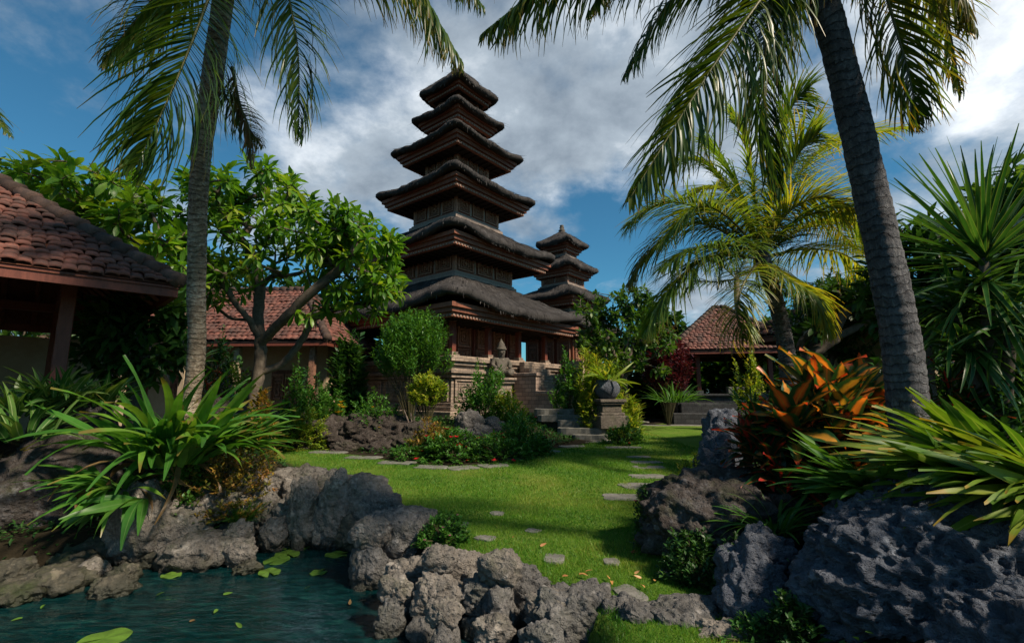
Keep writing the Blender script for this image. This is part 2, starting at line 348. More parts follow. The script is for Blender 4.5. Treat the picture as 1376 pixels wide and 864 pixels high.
def ringbark(name, c0, c1, c2, step, fiss):
    m, nt, b, o = newmat(name); L = nt.links.new
    v = coords(nt, 'Object', (1, 1, 1)); n1 = noisef(nt, v, 4, 6, 0.65); n2 = noisef(nt, coords(nt, 'Object', fiss), 9, 8, 0.7, 0.3); n3 = noisef(nt, v, 38, 5, 0.7)
    at = N(nt, 'ShaderNodeAttribute', attribute_name='leaf'); sp = N(nt, 'ShaderNodeSeparateXYZ'); L(at.outputs['Vector'], sp.inputs[0])
    ph = mth(nt, 'FRACT', mth(nt, 'ADD', mth(nt, 'DIVIDE', sp.outputs[1], step), mth(nt, 'MULTIPLY', n1, 3.2)))
    scar = ramp(nt, [(0.0, 0), (0.10, 1), (0.80, 0.75), (1.0, 0.1)], ph).outputs[0]
    f = mth(nt, 'ADD', mth(nt, 'MULTIPLY', n2, 0.45), mth(nt, 'ADD', mth(nt, 'MULTIPLY', n1, 0.30), mth(nt, 'MULTIPLY', n3, 0.25)))
    c = ramp(nt, [(0.36, c0), (0.50, c1), (0.62, c2)], f).outputs[0]
    c = mixc(nt, mth(nt, 'MULTIPLY_ADD', scar, -0.45, 0.45), c, tuple(x*0.35 for x in c0)); L(c, b.inputs['Base Color']); b.inputs['Roughness'].default_value = 0.92; b.inputs['Specular IOR Level'].default_value = 0.2
    bump(nt, b, mth(nt, 'ADD', scar, mth(nt, 'MULTIPLY_ADD', n2, 0.9, mth(nt, 'MULTIPLY', n3, 0.5))), 1.0, 0.035); return m
M['bark_grey'] = ringbark('ringed_grey_bark', (0.035,0.034,0.036), (0.095,0.092,0.096), (0.19,0.185,0.185), 0.085, (3, 3, 1.0))
M['bark_palm'] = ringbark('blotchy_palm_bark', (0.075,0.052,0.034), (0.26,0.20,0.14), (0.48,0.42,0.33), 0.075, (1.5, 1.5, 2.5))
M['bark'] = plainmat('tree_bark', (0.04,0.03,0.022), (0.15,0.12,0.09), 9, 0.9, 0.8, 0.02)
M['stem'] = plainmat('shrub_stem', (0.03,0.03,0.012), (0.08,0.07,0.03), 9, 0.8)
M['coral'] = rockmat('coral_rock', (0.045,0.040,0.036), (0.175,0.155,0.135), (0.32,0.285,0.25), 15, moss=0.5)
M['coral_dark'] = rockmat('grey_coral_rock', (0.035,0.033,0.032), (0.115,0.11,0.105), (0.26,0.245,0.235), 15, moss=0.25)
M['lava'] = rockmat('dark_lava_rock', (0.035,0.039,0.050), (0.095,0.105,0.13), (0.20,0.22,0.26), 24, stretch=(0.85,1,1.25), bstr=1.0)
M['moss'] = rockmat('mossy_boulder', (0.022,0.017,0.014), (0.055,0.045,0.040), (0.14,0.135,0.14), 11, moss=0.5)
M['pile'] = rockmat('dark_brown_rock', (0.016,0.012,0.010), (0.042,0.033,0.028), (0.10,0.085,0.075), 9, moss=0.3)
M['pile2'] = rockmat('grey_brown_rock', (0.035,0.031,0.029), (0.10,0.09,0.083), (0.19,0.175,0.165), 10, moss=0.2, bstr=.7)
M['wetstone'] = rockmat('wet_stone', (0.018,0.018,0.015), (0.06,0.055,0.042), (0.14,0.12,0.09), 8, moss=0.8, bstr=0.6)
M['slab'] = plainmat('grey_stone_slab', (0.06,0.06,0.045), (0.135,0.13,0.115), 4, 0.9, 0.5, 0.01, c2=(0.22,0.21,0.19))
M['wood'] = plainmat('dark_red_wood', (0.08,0.026,0.015), (0.25,0.09,0.05), 5, 0.6, 0.4, 0.008, (3,3,0.6), attr=0.35)
M['redwood'] = plainmat('reddish_timber', (0.09,0.024,0.015), (0.18,0.052,0.032), 5, 0.55, 0.3, 0.006, (6,6,0.8))
M['carved'] = plainmat('carved_panel_wood', (0.09,0.038,0.024), (0.33,0.17,0.11), 16, 0.65, 1.0, 0.02, attr=0.35)
M['palewood'] = plainmat('weathered_wood', (0.12,0.09,0.075), (0.27,0.21,0.175), 6, 0.75, 0.6, 0.01, (4,4,0.8), attr=0.3)
M['dentil'] = plainmat('pale_dentil', (0.16,0.10,0.075), (0.32,0.22,0.17), 12, 0.7, 0.4)
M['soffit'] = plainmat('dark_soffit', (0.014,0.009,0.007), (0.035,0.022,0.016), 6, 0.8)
M['plaster'] = plainmat('cream_plaster', (0.27,0.20,0.125), (0.40,0.31,0.21), 1.2, 0.9, 0.2, 0.004)
def brickstone(name, c0, c1, c2, sc):
    m, nt, b, o = newmat(name); L = nt.links.new
    v = coords(nt, 'Object'); n = noisef(nt, v, 3.0, 9, 0.7); n2 = noisef(nt, v, 24, 5, 0.6)
    geo = N(nt, 'ShaderNodeTexCoord'); sp = N(nt, 'ShaderNodeSeparateXYZ'); L(geo.outputs['Object'], sp.inputs[0])
    cb = N(nt, 'ShaderNodeCombineXYZ'); L(mth(nt, 'ADD', sp.outputs[0], sp.outputs[1]), cb.inputs[0]); L(sp.outputs[2], cb.inputs[1])
    br = N(nt, 'ShaderNodeTexBrick'); br.inputs['Scale'].default_value = sc; br.inputs['Mortar Size'].default_value = 0.018
    br.inputs['Color1'].default_value = (0.7,0.7,0.7,1); br.inputs['Color2'].default_value = (1.25,1.2,1.15,1); br.inputs['Mortar'].default_value = (0.45,0.45,0.45,1)
    L(cb.outputs[0], br.inputs['Vector'])
    c = ramp(nt, [(0.3, c0), (0.5, c1), (0.7, c2)], mth(nt, 'MULTIPLY_ADD', n2, 0.35, mth(nt, 'MULTIPLY', n, 0.65))).outputs[0]
    c = mixc(nt, 1.0, c, br.outputs['Color'], 'MULTIPLY')
    L(c, b.inputs['Base Color']); b.inputs['Roughness'].default_value = 0.88
    bump(nt, b, mth(nt, 'ADD', mth(nt, 'MULTIPLY', br.outputs['Fac'], -0.8), n2), 0.7, 0.02); return m
M['plinth'] = brickstone('carved_temple_stone', (0.11,0.085,0.065), (0.26,0.20,0.155), (0.38,0.30,0.24), 2.2)
M['pinkstone'] = brickstone('pink_sandstone', (0.22,0.15,0.12), (0.38,0.28,0.225), (0.45,0.35,0.29), 1.6)
M['blackstone'] = brickstone('black_stone', (0.012,0.013,0.014), (0.035,0.037,0.04), (0.07,0.075,0.08), 1.4)
M['statue'] = rockmat('weathered_statue_stone', (0.04,0.035,0.03), (0.10,0.085,0.07), (0.2,0.17,0.14), 22, moss=0.3, bstr=0.5)
def thatchmat():
    m, nt, b, o = newmat('black_palm_thatch'); L = nt.links.new
    v = coords(nt, 'Object', (9, 9, 1.6)); n = noisef(nt, v, 3, 9, 0.7, 0.3); v2 = coords(nt, 'Object'); n2 = noisef(nt, v2, 1.6, 6, 0.65)
    at = N(nt, 'ShaderNodeAttribute', attribute_name='leaf'); sp = N(nt, 'ShaderNodeSeparateXYZ'); L(at.outputs['Vector'], sp.inputs[0])
    f = mth(nt, 'ADD', mth(nt, 'MULTIPLY', n, 0.45), mth(nt, 'ADD', mth(nt, 'MULTIPLY', n2, 0.3), mth(nt, 'MULTIPLY', sp.outputs[0], 0.25)))
    c = ramp(nt, [(0.3, (0.014,0.0125,0.0125)), (0.5, (0.048,0.043,0.041)), (0.7, (0.15,0.138,0.134))], f).outputs[0]
    L(c, b.inputs['Base Color']); b.inputs['Roughness'].default_value = 0.92; b.inputs['Specular IOR Level'].default_value = 0.2
    bump(nt, b, n, 1.0, 0.06); return m
M['thatch'] = thatchmat()
def tilemat():
    m, nt, b, o = newmat('terracotta_tile'); L = nt.links.new
    v = coords(nt, 'Object'); n = noisef(nt, v, 2.2, 8, 0.7); n2 = noisef(nt, v, 20, 6, 0.65)
    at = N(nt, 'ShaderNodeAttribute', attribute_name='leaf'); sp = N(nt, 'ShaderNodeSeparateXYZ'); L(at.outputs['Vector'], sp.inputs[0])
    c = ramp(nt, [(0, (0.085,0.028,0.019)), (0.5, (0.16,0.050,0.033)), (1, (0.24,0.088,0.060))], sp.outputs[0]).outputs[0]
    f = ramp(nt, [(0.42, 0), (0.60, 0.85)], mth(nt, 'MULTIPLY_ADD', n2, 0.4, mth(nt, 'MULTIPLY', n, 0.6))).outputs[0]
    c = mixc(nt, f, c, (0.035,0.026,0.022)); L(c, b.inputs['Base Color']); b.inputs['Roughness'].default_value = 0.8
    bump(nt, b, n2, 0.6, 0.012); return m
M['tile'] = tilemat()
M['ridge'] = plainmat('dark_ridge_tile', (0.025,0.02,0.018), (0.10,0.06,0.045), 6, 0.85, 0.8, 0.02, attr=0.4)

# ------------------------------------------------------------------ terrain
def poly_sd(x, y, poly):
    """signed distance to a polygon (positive inside), numpy"""
    P = np.asarray([(p[0], p[1]) for p in poly], float); x = np.asarray(x, float); y = np.asarray(y, float)
    ins = np.zeros(x.shape, bool); dmin = np.full(x.shape, 1e9)
    for i in range(len(P)):
        a, b = P[i], P[(i+1) % len(P)]; e = b - a; wx, wy = x - a[0], y - a[1]
        t = np.clip((wx*e[0] + wy*e[1]) / (e @ e + 1e-12), 0, 1)
        dmin = np.minimum(dmin, np.hypot(wx - e[0]*t, wy - e[1]*t))
        if a[1] != b[1]:
            c = ((a[1] > y) != (b[1] > y)) & (x < (b[0]-a[0]) * (y - a[1]) / (b[1]-a[1]) + a[0]); ins ^= c
    return np.where(ins, dmin, -dmin)
def ss(t): t = np.clip(t, 0, 1); return t*t*(3-2*t)
WATER_Z = -0.38
g = lambda px, py, z=0.0: tuple(GX(px, py, z)[:2])
POOL = [g(-120,822,WATER_Z), g(0,790,WATER_Z), g(130,768,WATER_Z), g(300,748,WATER_Z), g(350,728,WATER_Z), g(430,712,WATER_Z), g(505,735,WATER_Z), g(525,785,WATER_Z),
        g(600,812,WATER_Z), g(690,850,WATER_Z), g(760,900,WATER_Z), g(800,1000,WATER_Z), (0.2, 1.9), (-1.5, 1.3), (-6.5, 1.3), (-7.0, 3.6)]
LAWN = [g(320,585,.15), g(380,604,.12), g(440,609,.1), g(520,622,.08), g(600,630,.06), g(652,628,.06), g(705,614,.1), g(780,599,.15), g(805,594,.15), g(845,580,.2), g(840,573,.25), g(950,569,.25),
        g(952,600,.15), g(928,640,.05), g(880,690,0), g(905,735,0), g(990,768,0), g(1005,830,0), g(1010,880,0), g(850,880,0), g(720,815,0), g(640,775,0), g(590,725,0), g(545,690,0), g(500,655,0), g(430,642,0), g(345,612,.1)]
CBED = [g(330,580,.15), g(380,601,.12), g(440,605,.1), g(520,618,.08), g(600,626,.06), g(652,624,.06), g(705,610,.1), g(780,595,.15), g(845,578,.2), (4.6, 25), (4, 45), (-14, 45), (-11, 17)]
RBED = [g(955,569,.25), g(957,600,.15), g(933,640,.05), g(886,692,0), g(910,735,0), g(995,768,0), g(1010,830,0), g(1015,880,0), (1.6, 1.6), (12, 1.6), (20, 34), (7, 34)]
LBED = [g(345,615,.1), g(320,588,.15), (-11, 16), (-16, 9), (-8.5, 4.4)] + [(p[0]+0.0, p[1]+0.75) for p in POOL[1:6]] + [g(425,650,0)]
def ground_h(x, y):
    x = np.asarray(x, float); y = np.asarray(y, float)
    h = 0.017 * np.clip(y - 4, 0, 28)
    h = h + 0.55 * ss(poly_sd(x, y, CBED) / 3.2) + 0.48 * ss(poly_sd(x, y, RBED) / 1.6) + 0.55 * ss(poly_sd(x, y, LBED) / 1.2)
    p = poly_sd(x, y, POOL); k = ss((p + 0.36) / 0.62)
    h = h * (1 - k) + k * (-1.35)
    return h
def gh(x, y): return float(ground_h(np.array([x]), np.array([y]))[0])

def grid_axis(lo, hi, step, far):
    core = np.arange(lo, hi + 1e-6, step); a = []; s = step; v = lo
    while v > -far: s *= 1.35; v -= s; a.append(v)
    b = []; s = step; v = hi
    while v < far: s *= 1.35; v += s; b.append(v)
    return np.concatenate([np.array(a[::-1]), core, np.array(b)])
def build_ground():
    xs = grid_axis(-16, 14, 0.14, 900); ys = grid_axis(-2, 34, 0.14, 900)
    X, Y = np.meshgrid(xs, ys); Z = ground_h(X, Y)
    soil = ss(-poly_sd(X, Y, LAWN) / 0.12 + 0.3)
    nz = np.array([noise.fractal(Vector((x*1.3, y*1.3, 0)), 1.0, 2.0, 4) for x, y in zip(X.ravel(), Y.ravel())]).reshape(X.shape)
    near = (np.abs(X) < 16) & (Y < 34)
    Z = Z + np.where(near, nz * (0.012 + 0.05 * soil), 0)
    V = np.stack([X, Y, Z], -1).reshape(-1, 3); nx, ny = len(xs), len(ys)
    i = np.arange(ny-1)[:, None]*nx + np.arange(nx-1)[None]
    mb = MB(); mb.add(V, np.stack([i, i+1, i+nx+1, i+nx], -1).reshape(-1, 4), attr=np.stack([soil.ravel()]*3, -1))
    m, nt, b, o = newmat('ground_soil_and_lawn'); L = nt.links.new
    v = coords(nt, 'Object'); n1 = noisef(nt, v, 0.7, 8, 0.6); n2 = noisef(nt, v, 14, 8, 0.7); n3 = noisef(nt, v, 90, 4, 0.7)
    at = N(nt, 'ShaderNodeAttribute', attribute_name='leaf'); sp = N(nt, 'ShaderNodeSeparateXYZ'); L(at.outputs['Vector'], sp.inputs[0])
    lawn = ramp(nt, [(0.3, (0.045,0.11,0.010)), (0.5, (0.09,0.165,0.017)), (0.70, (0.20,0.20,0.055))], mth(nt, 'MULTIPLY_ADD', n3, 0.3, mth(nt, 'MULTIPLY_ADD', n2, 0.3, mth(nt, 'MULTIPLY', n1, 0.4)))).outputs[0]
    so = ramp(nt, [(0.3, (0.010,0.008,0.005)), (0.55, (0.028,0.022,0.013)), (0.75, (0.03,0.04,0.012))], mth(nt, 'MULTIPLY_ADD', n2, 0.6, mth(nt, 'MULTIPLY', n1, 0.4))).outputs[0]
    L(mixc(nt, sp.outputs[0], lawn, so), b.inputs['Base Color']); b.inputs['Roughness'].default_value = 0.95; b.inputs['Specular IOR Level'].default_value = 0.1
    bump(nt, b, mth(nt, 'ADD', n2, n3), 0.8, 0.03)
    tag(mb.build('ground', m, smooth=True), kind='structure')
build_ground()

def build_water():
    xs = np.linspace(-9, 2.5, 60); ys = np.linspace(0.8, 9, 50); X, Y = np.meshgrid(xs, ys); ok = poly_sd(X, Y, POOL) > -1.0
    V = np.stack([X, Y, np.full_like(X, WATER_Z)], -1).reshape(-1, 3); nx = len(xs)
    i = (np.arange(len(ys)-1)[:, None]*nx + np.arange(nx-1)[None]); keep = ok[:-1, :-1] & ok[1:, 1:]
    q = np.stack([i, i+1, i+nx+1, i+nx], -1)[keep]
    m, nt, b, o = newmat('teal_pond_water'); L = nt.links.new
    v = coords(nt, 'Object', (1, 2.2, 1)); n1 = noisef(nt, v, 2.2, 4, 0.55, 1.2); n2 = noisef(nt, v, 9, 3, 0.5, 0.8)
    h = mth(nt, 'MULTIPLY_ADD', n2, 0.22, n1)
    nt.nodes.remove(b)
    bp = N(nt, 'ShaderNodeBump'); bp.inputs['Strength'].default_value = 0.4; bp.inputs['Distance'].default_value = 0.05; L(h, bp.inputs['Height'])
    fr = N(nt, 'ShaderNodeFresnel'); fr.inputs[0].default_value = 1.33; L(bp.outputs[0], fr.inputs[1])
    gl = N(nt, 'ShaderNodeBsdfGlossy'); gl.inputs['Roughness'].default_value = 0.03; gl.inputs['Color'].default_value = (0.95,0.98,1,1); L(bp.outputs[0], gl.inputs['Normal'])
    tp = N(nt, 'ShaderNodeBsdfTransparent'); tp.inputs[0].default_value = (0.10, 0.36, 0.36, 1)
    di = N(nt, 'ShaderNodeBsdfDiffuse'); st = noisef(nt, coords(nt, 'Object', (1.1, 4.5, 1)), 2.6, 7, 0.65, 1.5)
    L(ramp(nt, [(0.36, (0.001, 0.012, 0.014)), (0.55, (0.004, 0.036, 0.040)), (0.72, (0.016, 0.090, 0.078))], st).outputs[0], di.inputs[0])
    m0 = N(nt, 'ShaderNodeMixShader'); m0.inputs[0].default_value = 0.55; L(tp.outputs[0], m0.inputs[1]); L(di.outputs[0], m0.inputs[2])
    mx = N(nt, 'ShaderNodeMixShader'); L(fr.outputs[0], mx.inputs[0]); L(m0.outputs[0], mx.inputs[1]); L(gl.outputs[0], mx.inputs[2]); L(mx.outputs[0], o.inputs[0])
    mb = MB(); mb.add(V, q); tag(mb.build('water', m, smooth=True), kind='structure')
build_water()

def build_grass():
    mb = MB(); 
    for y0, y1, dens, Ls, Ws in ((2.6, 5, 8000, 0.036, 0.005), (5, 7.5, 4200, 0.042, 0.0065), (7.5, 12, 1800, 0.046, 0.010), (12, 24, 480, 0.05, 0.020)):
        xa, xb = -9, 5; n = int((xb-xa) * (y1-y0) * dens)
        x = rng.uniform(xa, xb, n); y = rng.uniform(y0, y1, n); s = poly_sd(x, y, LAWN)
        k = (s + rng.normal(0, 0.05, n)) > 0; k &= (np.abs(x) < 1.15*y + 0.5)
        x, y = x[k], y[k]
        for st in STONES: 
            k = np.hypot(x - st[0], (y - st[1])) > st[2] * rng.uniform(0.5, 0.95, len(x)); x, y = x[k], y[k]
        n = len(x); z = ground_h(x, y) - 0.005
        pat = np.array([noise.noise(Vector((a*0.9, b*0.9, 3))) for a, b in zip(x, y)])
        pat2 = np.array([noise.noise(Vector((a*3.1, b*3.1, 9))) for a, b in zip(x, y)])
        d = np.stack([rng.normal(0, 0.45, n), rng.normal(0, 0.45, n), np.ones(n)], -1)
        ll = Ls * rng.uniform(0.6, 1.35, n) * (1 + 0.35*pat2)
        leaves(mb, np.stack([x, y, z], -1), d, np.stack([rng.normal(0,1,n), rng.normal(0,1,n), np.zeros(n)], -1), ll, Ws*rng.uniform(0.7,1.3,n), rng.uniform(0.1, 1.0, n), seg=1, prof='blade', two=True,
               rnd=np.clip(0.48 + 0.8*pat + 0.25*pat2 + rng.normal(0, 0.2, n), 0, 1))
    tag(mb.build('grass', M['grass']), 'short bright green mown grass covering the lawn', 'grass', kind='stuff')

# ------------------------------------------------------------------ rocks
def rock(name, c, size, seed, label, mat='coral', sub=4, rough=1.0, cat='rock', group=None, rz=0.0, holes=0.0, flat=0.0, lumps=1.0, boxy=1.0):
    bm = bmesh.new(); bmesh.ops.create_icosphere(bm, subdivisions=sub, radius=1)
    o1 = Vector((seed*3.7, seed*1.9, seed*5.3)); sx, sy, sz = size; mean = (sx*sy*sz) ** (1/3)
    for v in bm.verts:
        p = v.co.copy()
        if boxy < 1: p = Vector([math.copysign(abs(c)**boxy, c) for c in p])
        q = Vector((p.x*sx, p.y*sy, p.z*sz)); w = q / mean
        d = 0.27*lumps*noise.fractal(w*1.15 + o1, 0.8, 2.1, 3) 
        d += 0.17*rough*(noise.turbulence(w*1.9 + o1, 3, True) - 0.45)
        d += (0.050*rough*(noise.turbulence(q*6.5 + o1, 4, True) - 0.5) + (0.022*rough*(noise.turbulence(q*17 + o1, 3, True) - 0.5) if sub > 4 else 0))/max(mean, 0.12)
        if holes:
            dd, _ = noise.voronoi(Vector((q.x*2.0, q.y*2.4, q.z*3.4)) + o1); t = dd[0]
            if t < 0.34: d -= holes*min(1, (0.34 - t)/0.2)*0.16/max(mean, .4)
            if sub > 5:
                for fq, dep in ((8, 0.06), (17, 0.045)):
                    dd, _ = noise.voronoi(Vector((q.x*fq*.8, q.y*fq, q.z*fq*1.25)) + o1); t = dd[0]
                    if t < 0.45: d -= min(1, holes*1.2)*dep*min(1, (0.45 - t)/0.14)/mean
        if flat:
            # facet towards flat faces, like split stone
            for k in range(5):
                nrm = Vector((math.sin(seed*7+k*2.1), math.cos(seed*3+k*1.7), 0.5*math.sin(k*2.7+seed))).normalized()
                e = p.dot(nrm) - (0.72 + 0.1*math.sin(k*3+seed))
                if e > 0: p -= nrm*e*flat
        p *= 1 + d
        v.co = Vector((p.x*sx, p.y*sy, p.z*sz))
    me = bpy.data.meshes.new(name); bm.to_mesh(me); bm.free(); me.materials.append(M[mat])
    me.polygons.foreach_set('use_smooth', [True]*len(me.polygons))
    o = bpy.data.objects.new(name, me); COL.objects.link(o); o.location = c; o.rotation_euler = (0, 0, rz)
    return tag(o, label, cat, group)
def prock(px, py, w, h, Y, seed, label, name='rock', dep=0.85, **k):
    """boulder whose outline is about w x h photo pixels round (px, py) at distance Y"""
    el = R(PITCH) + math.atan((432-py-h/2)/FPX); Y = Y*((py+h/2-530)/(-FPX*math.tan(el)))**(1 if px < 400 else 0.3) if el < -0.02 else Y
    isrim = k.pop('rim', False)
    if isrim: e2 = R(PITCH) + math.atan((432-py+h/2)/FPX); Y = (CAM_Z - (0.05 if py > 765 else 0.27))/(-math.tan(e2))/YS; dep = .62
    if px < 200 and py > 700: Y = GX(px, py + h*0.2, WATER_Z+.06).y/YS
    a = w*Y*YS/FPX/2; b = h*Y*YS/FPX/2
    c = PX(px, py, Y); z0 = gh(c.x, c.y); lo = min(c.z - b, max(z0, WATER_Z) - 0.06); hi = c.z + b
    if isrim and hi - lo > 1.55*a:   # a rounded rock lying on a lower one at the waterline
        mid = hi - 1.5*a
        rock('rock', (c.x + 0.12*a*math.sin(seed*5), c.y - a*0.12, (lo + mid + 0.35*a)/2 - 0.04), (a*1.05, a*0.75, max(0.14, (mid + 0.35*a - lo)/2 + 0.05)), seed + 300, 'wet coral stone at the waterline under the near border rocks', 'coral_dark', 5, rough=.8, lumps=.8, cat='rock', group='wet stones under the near pond border', rz=seed)
        lo = mid
    c = Vector((c.x, c.y + a*dep*0.15, (lo+hi)/2))
    return rock(name, c, (a*1.02, a*dep, (hi-lo)/2*1.05), seed, label, **k)

# ------------------------------------------------------------------ plants
def shrub(name, base, r, label, mat='shrub', n=120, lpt=12, L=0.12, W=0.05, bend=0.5, prof='ovate', seg=2, cat='shrub', group=None, flowers=None, up=0.35, stemr=0.006, tall=0.0, two=False, flat=0.0):
    """r=(rx,ry,rz); sprigs rise from the base to points of an uneven dome, each carrying its own leaves"""
    rx, ry, rz = r; base = Vector(base); root = empty(name, base, 0, label, cat, group)
    mf = MB(); ms = MB(); tips = []; sd0 = rng.uniform(0, 100)
    while len(tips) < n:
        v = rng.normal(size=3); v /= np.linalg.norm(v); v *= rng.uniform(0.25, 1) ** 0.4
        if v[2] < -0.35 if tall else v[2] < -0.05: continue
        k = noise.noise(Vector((v[0]*1.9+sd0, v[1]*1.9, v[2]*1.9)))
        if k < -0.33 and rng.random() < 0.75: continue
        v = v * (1 + 0.35*k)
        tips.append((v[0]*rx, v[1]*ry, (tall + rz*(0.5 + 0.5*v[2]) if tall else rz*max(v[2], 0.03))))
    tips = np.array(tips); cen = np.array([0, 0, tall*0.7])
    m = lpt; t = np.linspace(0.45, 1.0, m)
    b0 = np.stack([tips[:, 0]*0.12, tips[:, 1]*0.12, np.full(n, cen[2])], -1)
    outd = tips - b0; Ld = np.linalg.norm(outd, axis=1)
    # sprig length limited so that leaves sit in the outer shell
    st = tips - nrmz(outd) * np.minimum(Ld, 0.28*max(r))[:, None]
    P = st[:, None] + (tips - st)[:, None] * t[None, :, None]
    az = rng.uniform(0, 6.28, (n, 1)) + np.arange(m)[None]*2.4
    dd = nrmz(outd)[:, None] * 0.75 + np.stack([np.cos(az), np.sin(az), np.full_like(az, up)], -1)
    dd += rng.normal(0, 0.2, dd.shape)
    P = P.reshape(-1, 3) + rng.normal(0, 0.012, (n*m, 3)); dd = dd.reshape(-1, 3)
    rn = np.clip(np.repeat(rng.random(n), m)*0.6 + rng.random(n*m)*0.5 - 0.05, 0, 1)
    sz = rng.uniform(0.6, 1.2, n*m)
    leaves(mf, P, dd, upfrom(dd), L*sz, W*sz, bend*rng.uniform(0.3, 1.5, n*m), seg=seg, prof=prof, rnd=rn, two=two)
    mf.build('foliage', M[mat], root, smooth=True)
    for i in range(0, n, max(1, n//45)):
        a = b0[i]*0.4; a[2] = 0; mid = np.array([tips[i][0]*0.4, tips[i][1]*0.4, max(cen[2], tips[i][2]*0.5)])
        ms.tube(catmull([a - (0,0,0.05), mid, tips[i]], 5), np.linspace(stemr*2.2, stemr*0.6, 5), 5, cap=False)
    ms.build('stem', M['stem'], root)
    if flowers:
        fm, fn, fs = flowers; idx = rng.choice(n, fn, replace=fn > n)
        for i in idx:
            p = tips[i] * np.array([1.03, 1.03, 1.02]) + (0, 0, fs*0.3); k = 6
            a = np.arange(k)*6.28/k + rng.random()
            d = np.stack([np.cos(a), np.sin(a), np.full(k, 0.5)], -1) + nrmz(outd[i])*0.5
            mfl = MB(); leaves(mfl, np.zeros((k, 3)), d, upfrom(d, 0.1), fs, fs*0.75, 0.5, seg=2, prof='ovate')
            fo = mfl.build('flower', M[fm], root, smooth=True); fo.location = p
    return root
def clump(name, base, label, mat, n, L, W, elev=(20, 80), az=(0, 360), bend=(0.6, 1.4), seg=7, fold=0.22, prof='strap', spread=0.1, cat='plant', group=None, lean=(0, 0), wave=0.0, hi=0.0, dead=0):
    base = Vector(base); root = empty(name, base, 0, label, cat, group); mb = MB()
    a = np.radians(rng.uniform(az[0], az[1], n)); e = np.radians(rng.uniform(elev[0], elev[1], n))
    d = np.stack([np.cos(a)*np.cos(e) + lean[0], np.sin(a)*np.cos(e) + lean[1], np.sin(e)], -1)
    rr = spread*np.sqrt(rng.random(n)); b = np.stack([np.cos(a)*rr, np.sin(a)*rr, rng.uniform(-0.03, hi, n)], -1)
    leaves(mb, b, d, upfrom(d, 0.5), rng.uniform(L[0], L[1], n), rng.uniform(0.75, 1.15, n)*W, rng.uniform(bend[0], bend[1], n), seg=seg, fold=fold, prof=prof, wave=wave)
    mb.build('foliage', M[mat], root, smooth=True)
    if dead:
        md = MB(); a = rng.uniform(0, 6.28, dead); e = rng.uniform(-.5, .6, dead); d = np.stack([np.cos(a)*np.cos(e), np.sin(a)*np.cos(e), np.sin(e)], -1)
        leaves(md, np.stack([np.cos(a), np.sin(a), np.zeros(dead)], -1)*spread*.8, d, upfrom(d, .8), rng.uniform(L[0]*.5, L[1]*.7, dead), W*rng.uniform(.4, .8, dead), rng.uniform(.8, 2.2, dead), seg=seg, fold=.5, prof='lance', wave=.25)
        md.build('dead_leaves', M['deadleaf'], root, smooth=True)
    return root
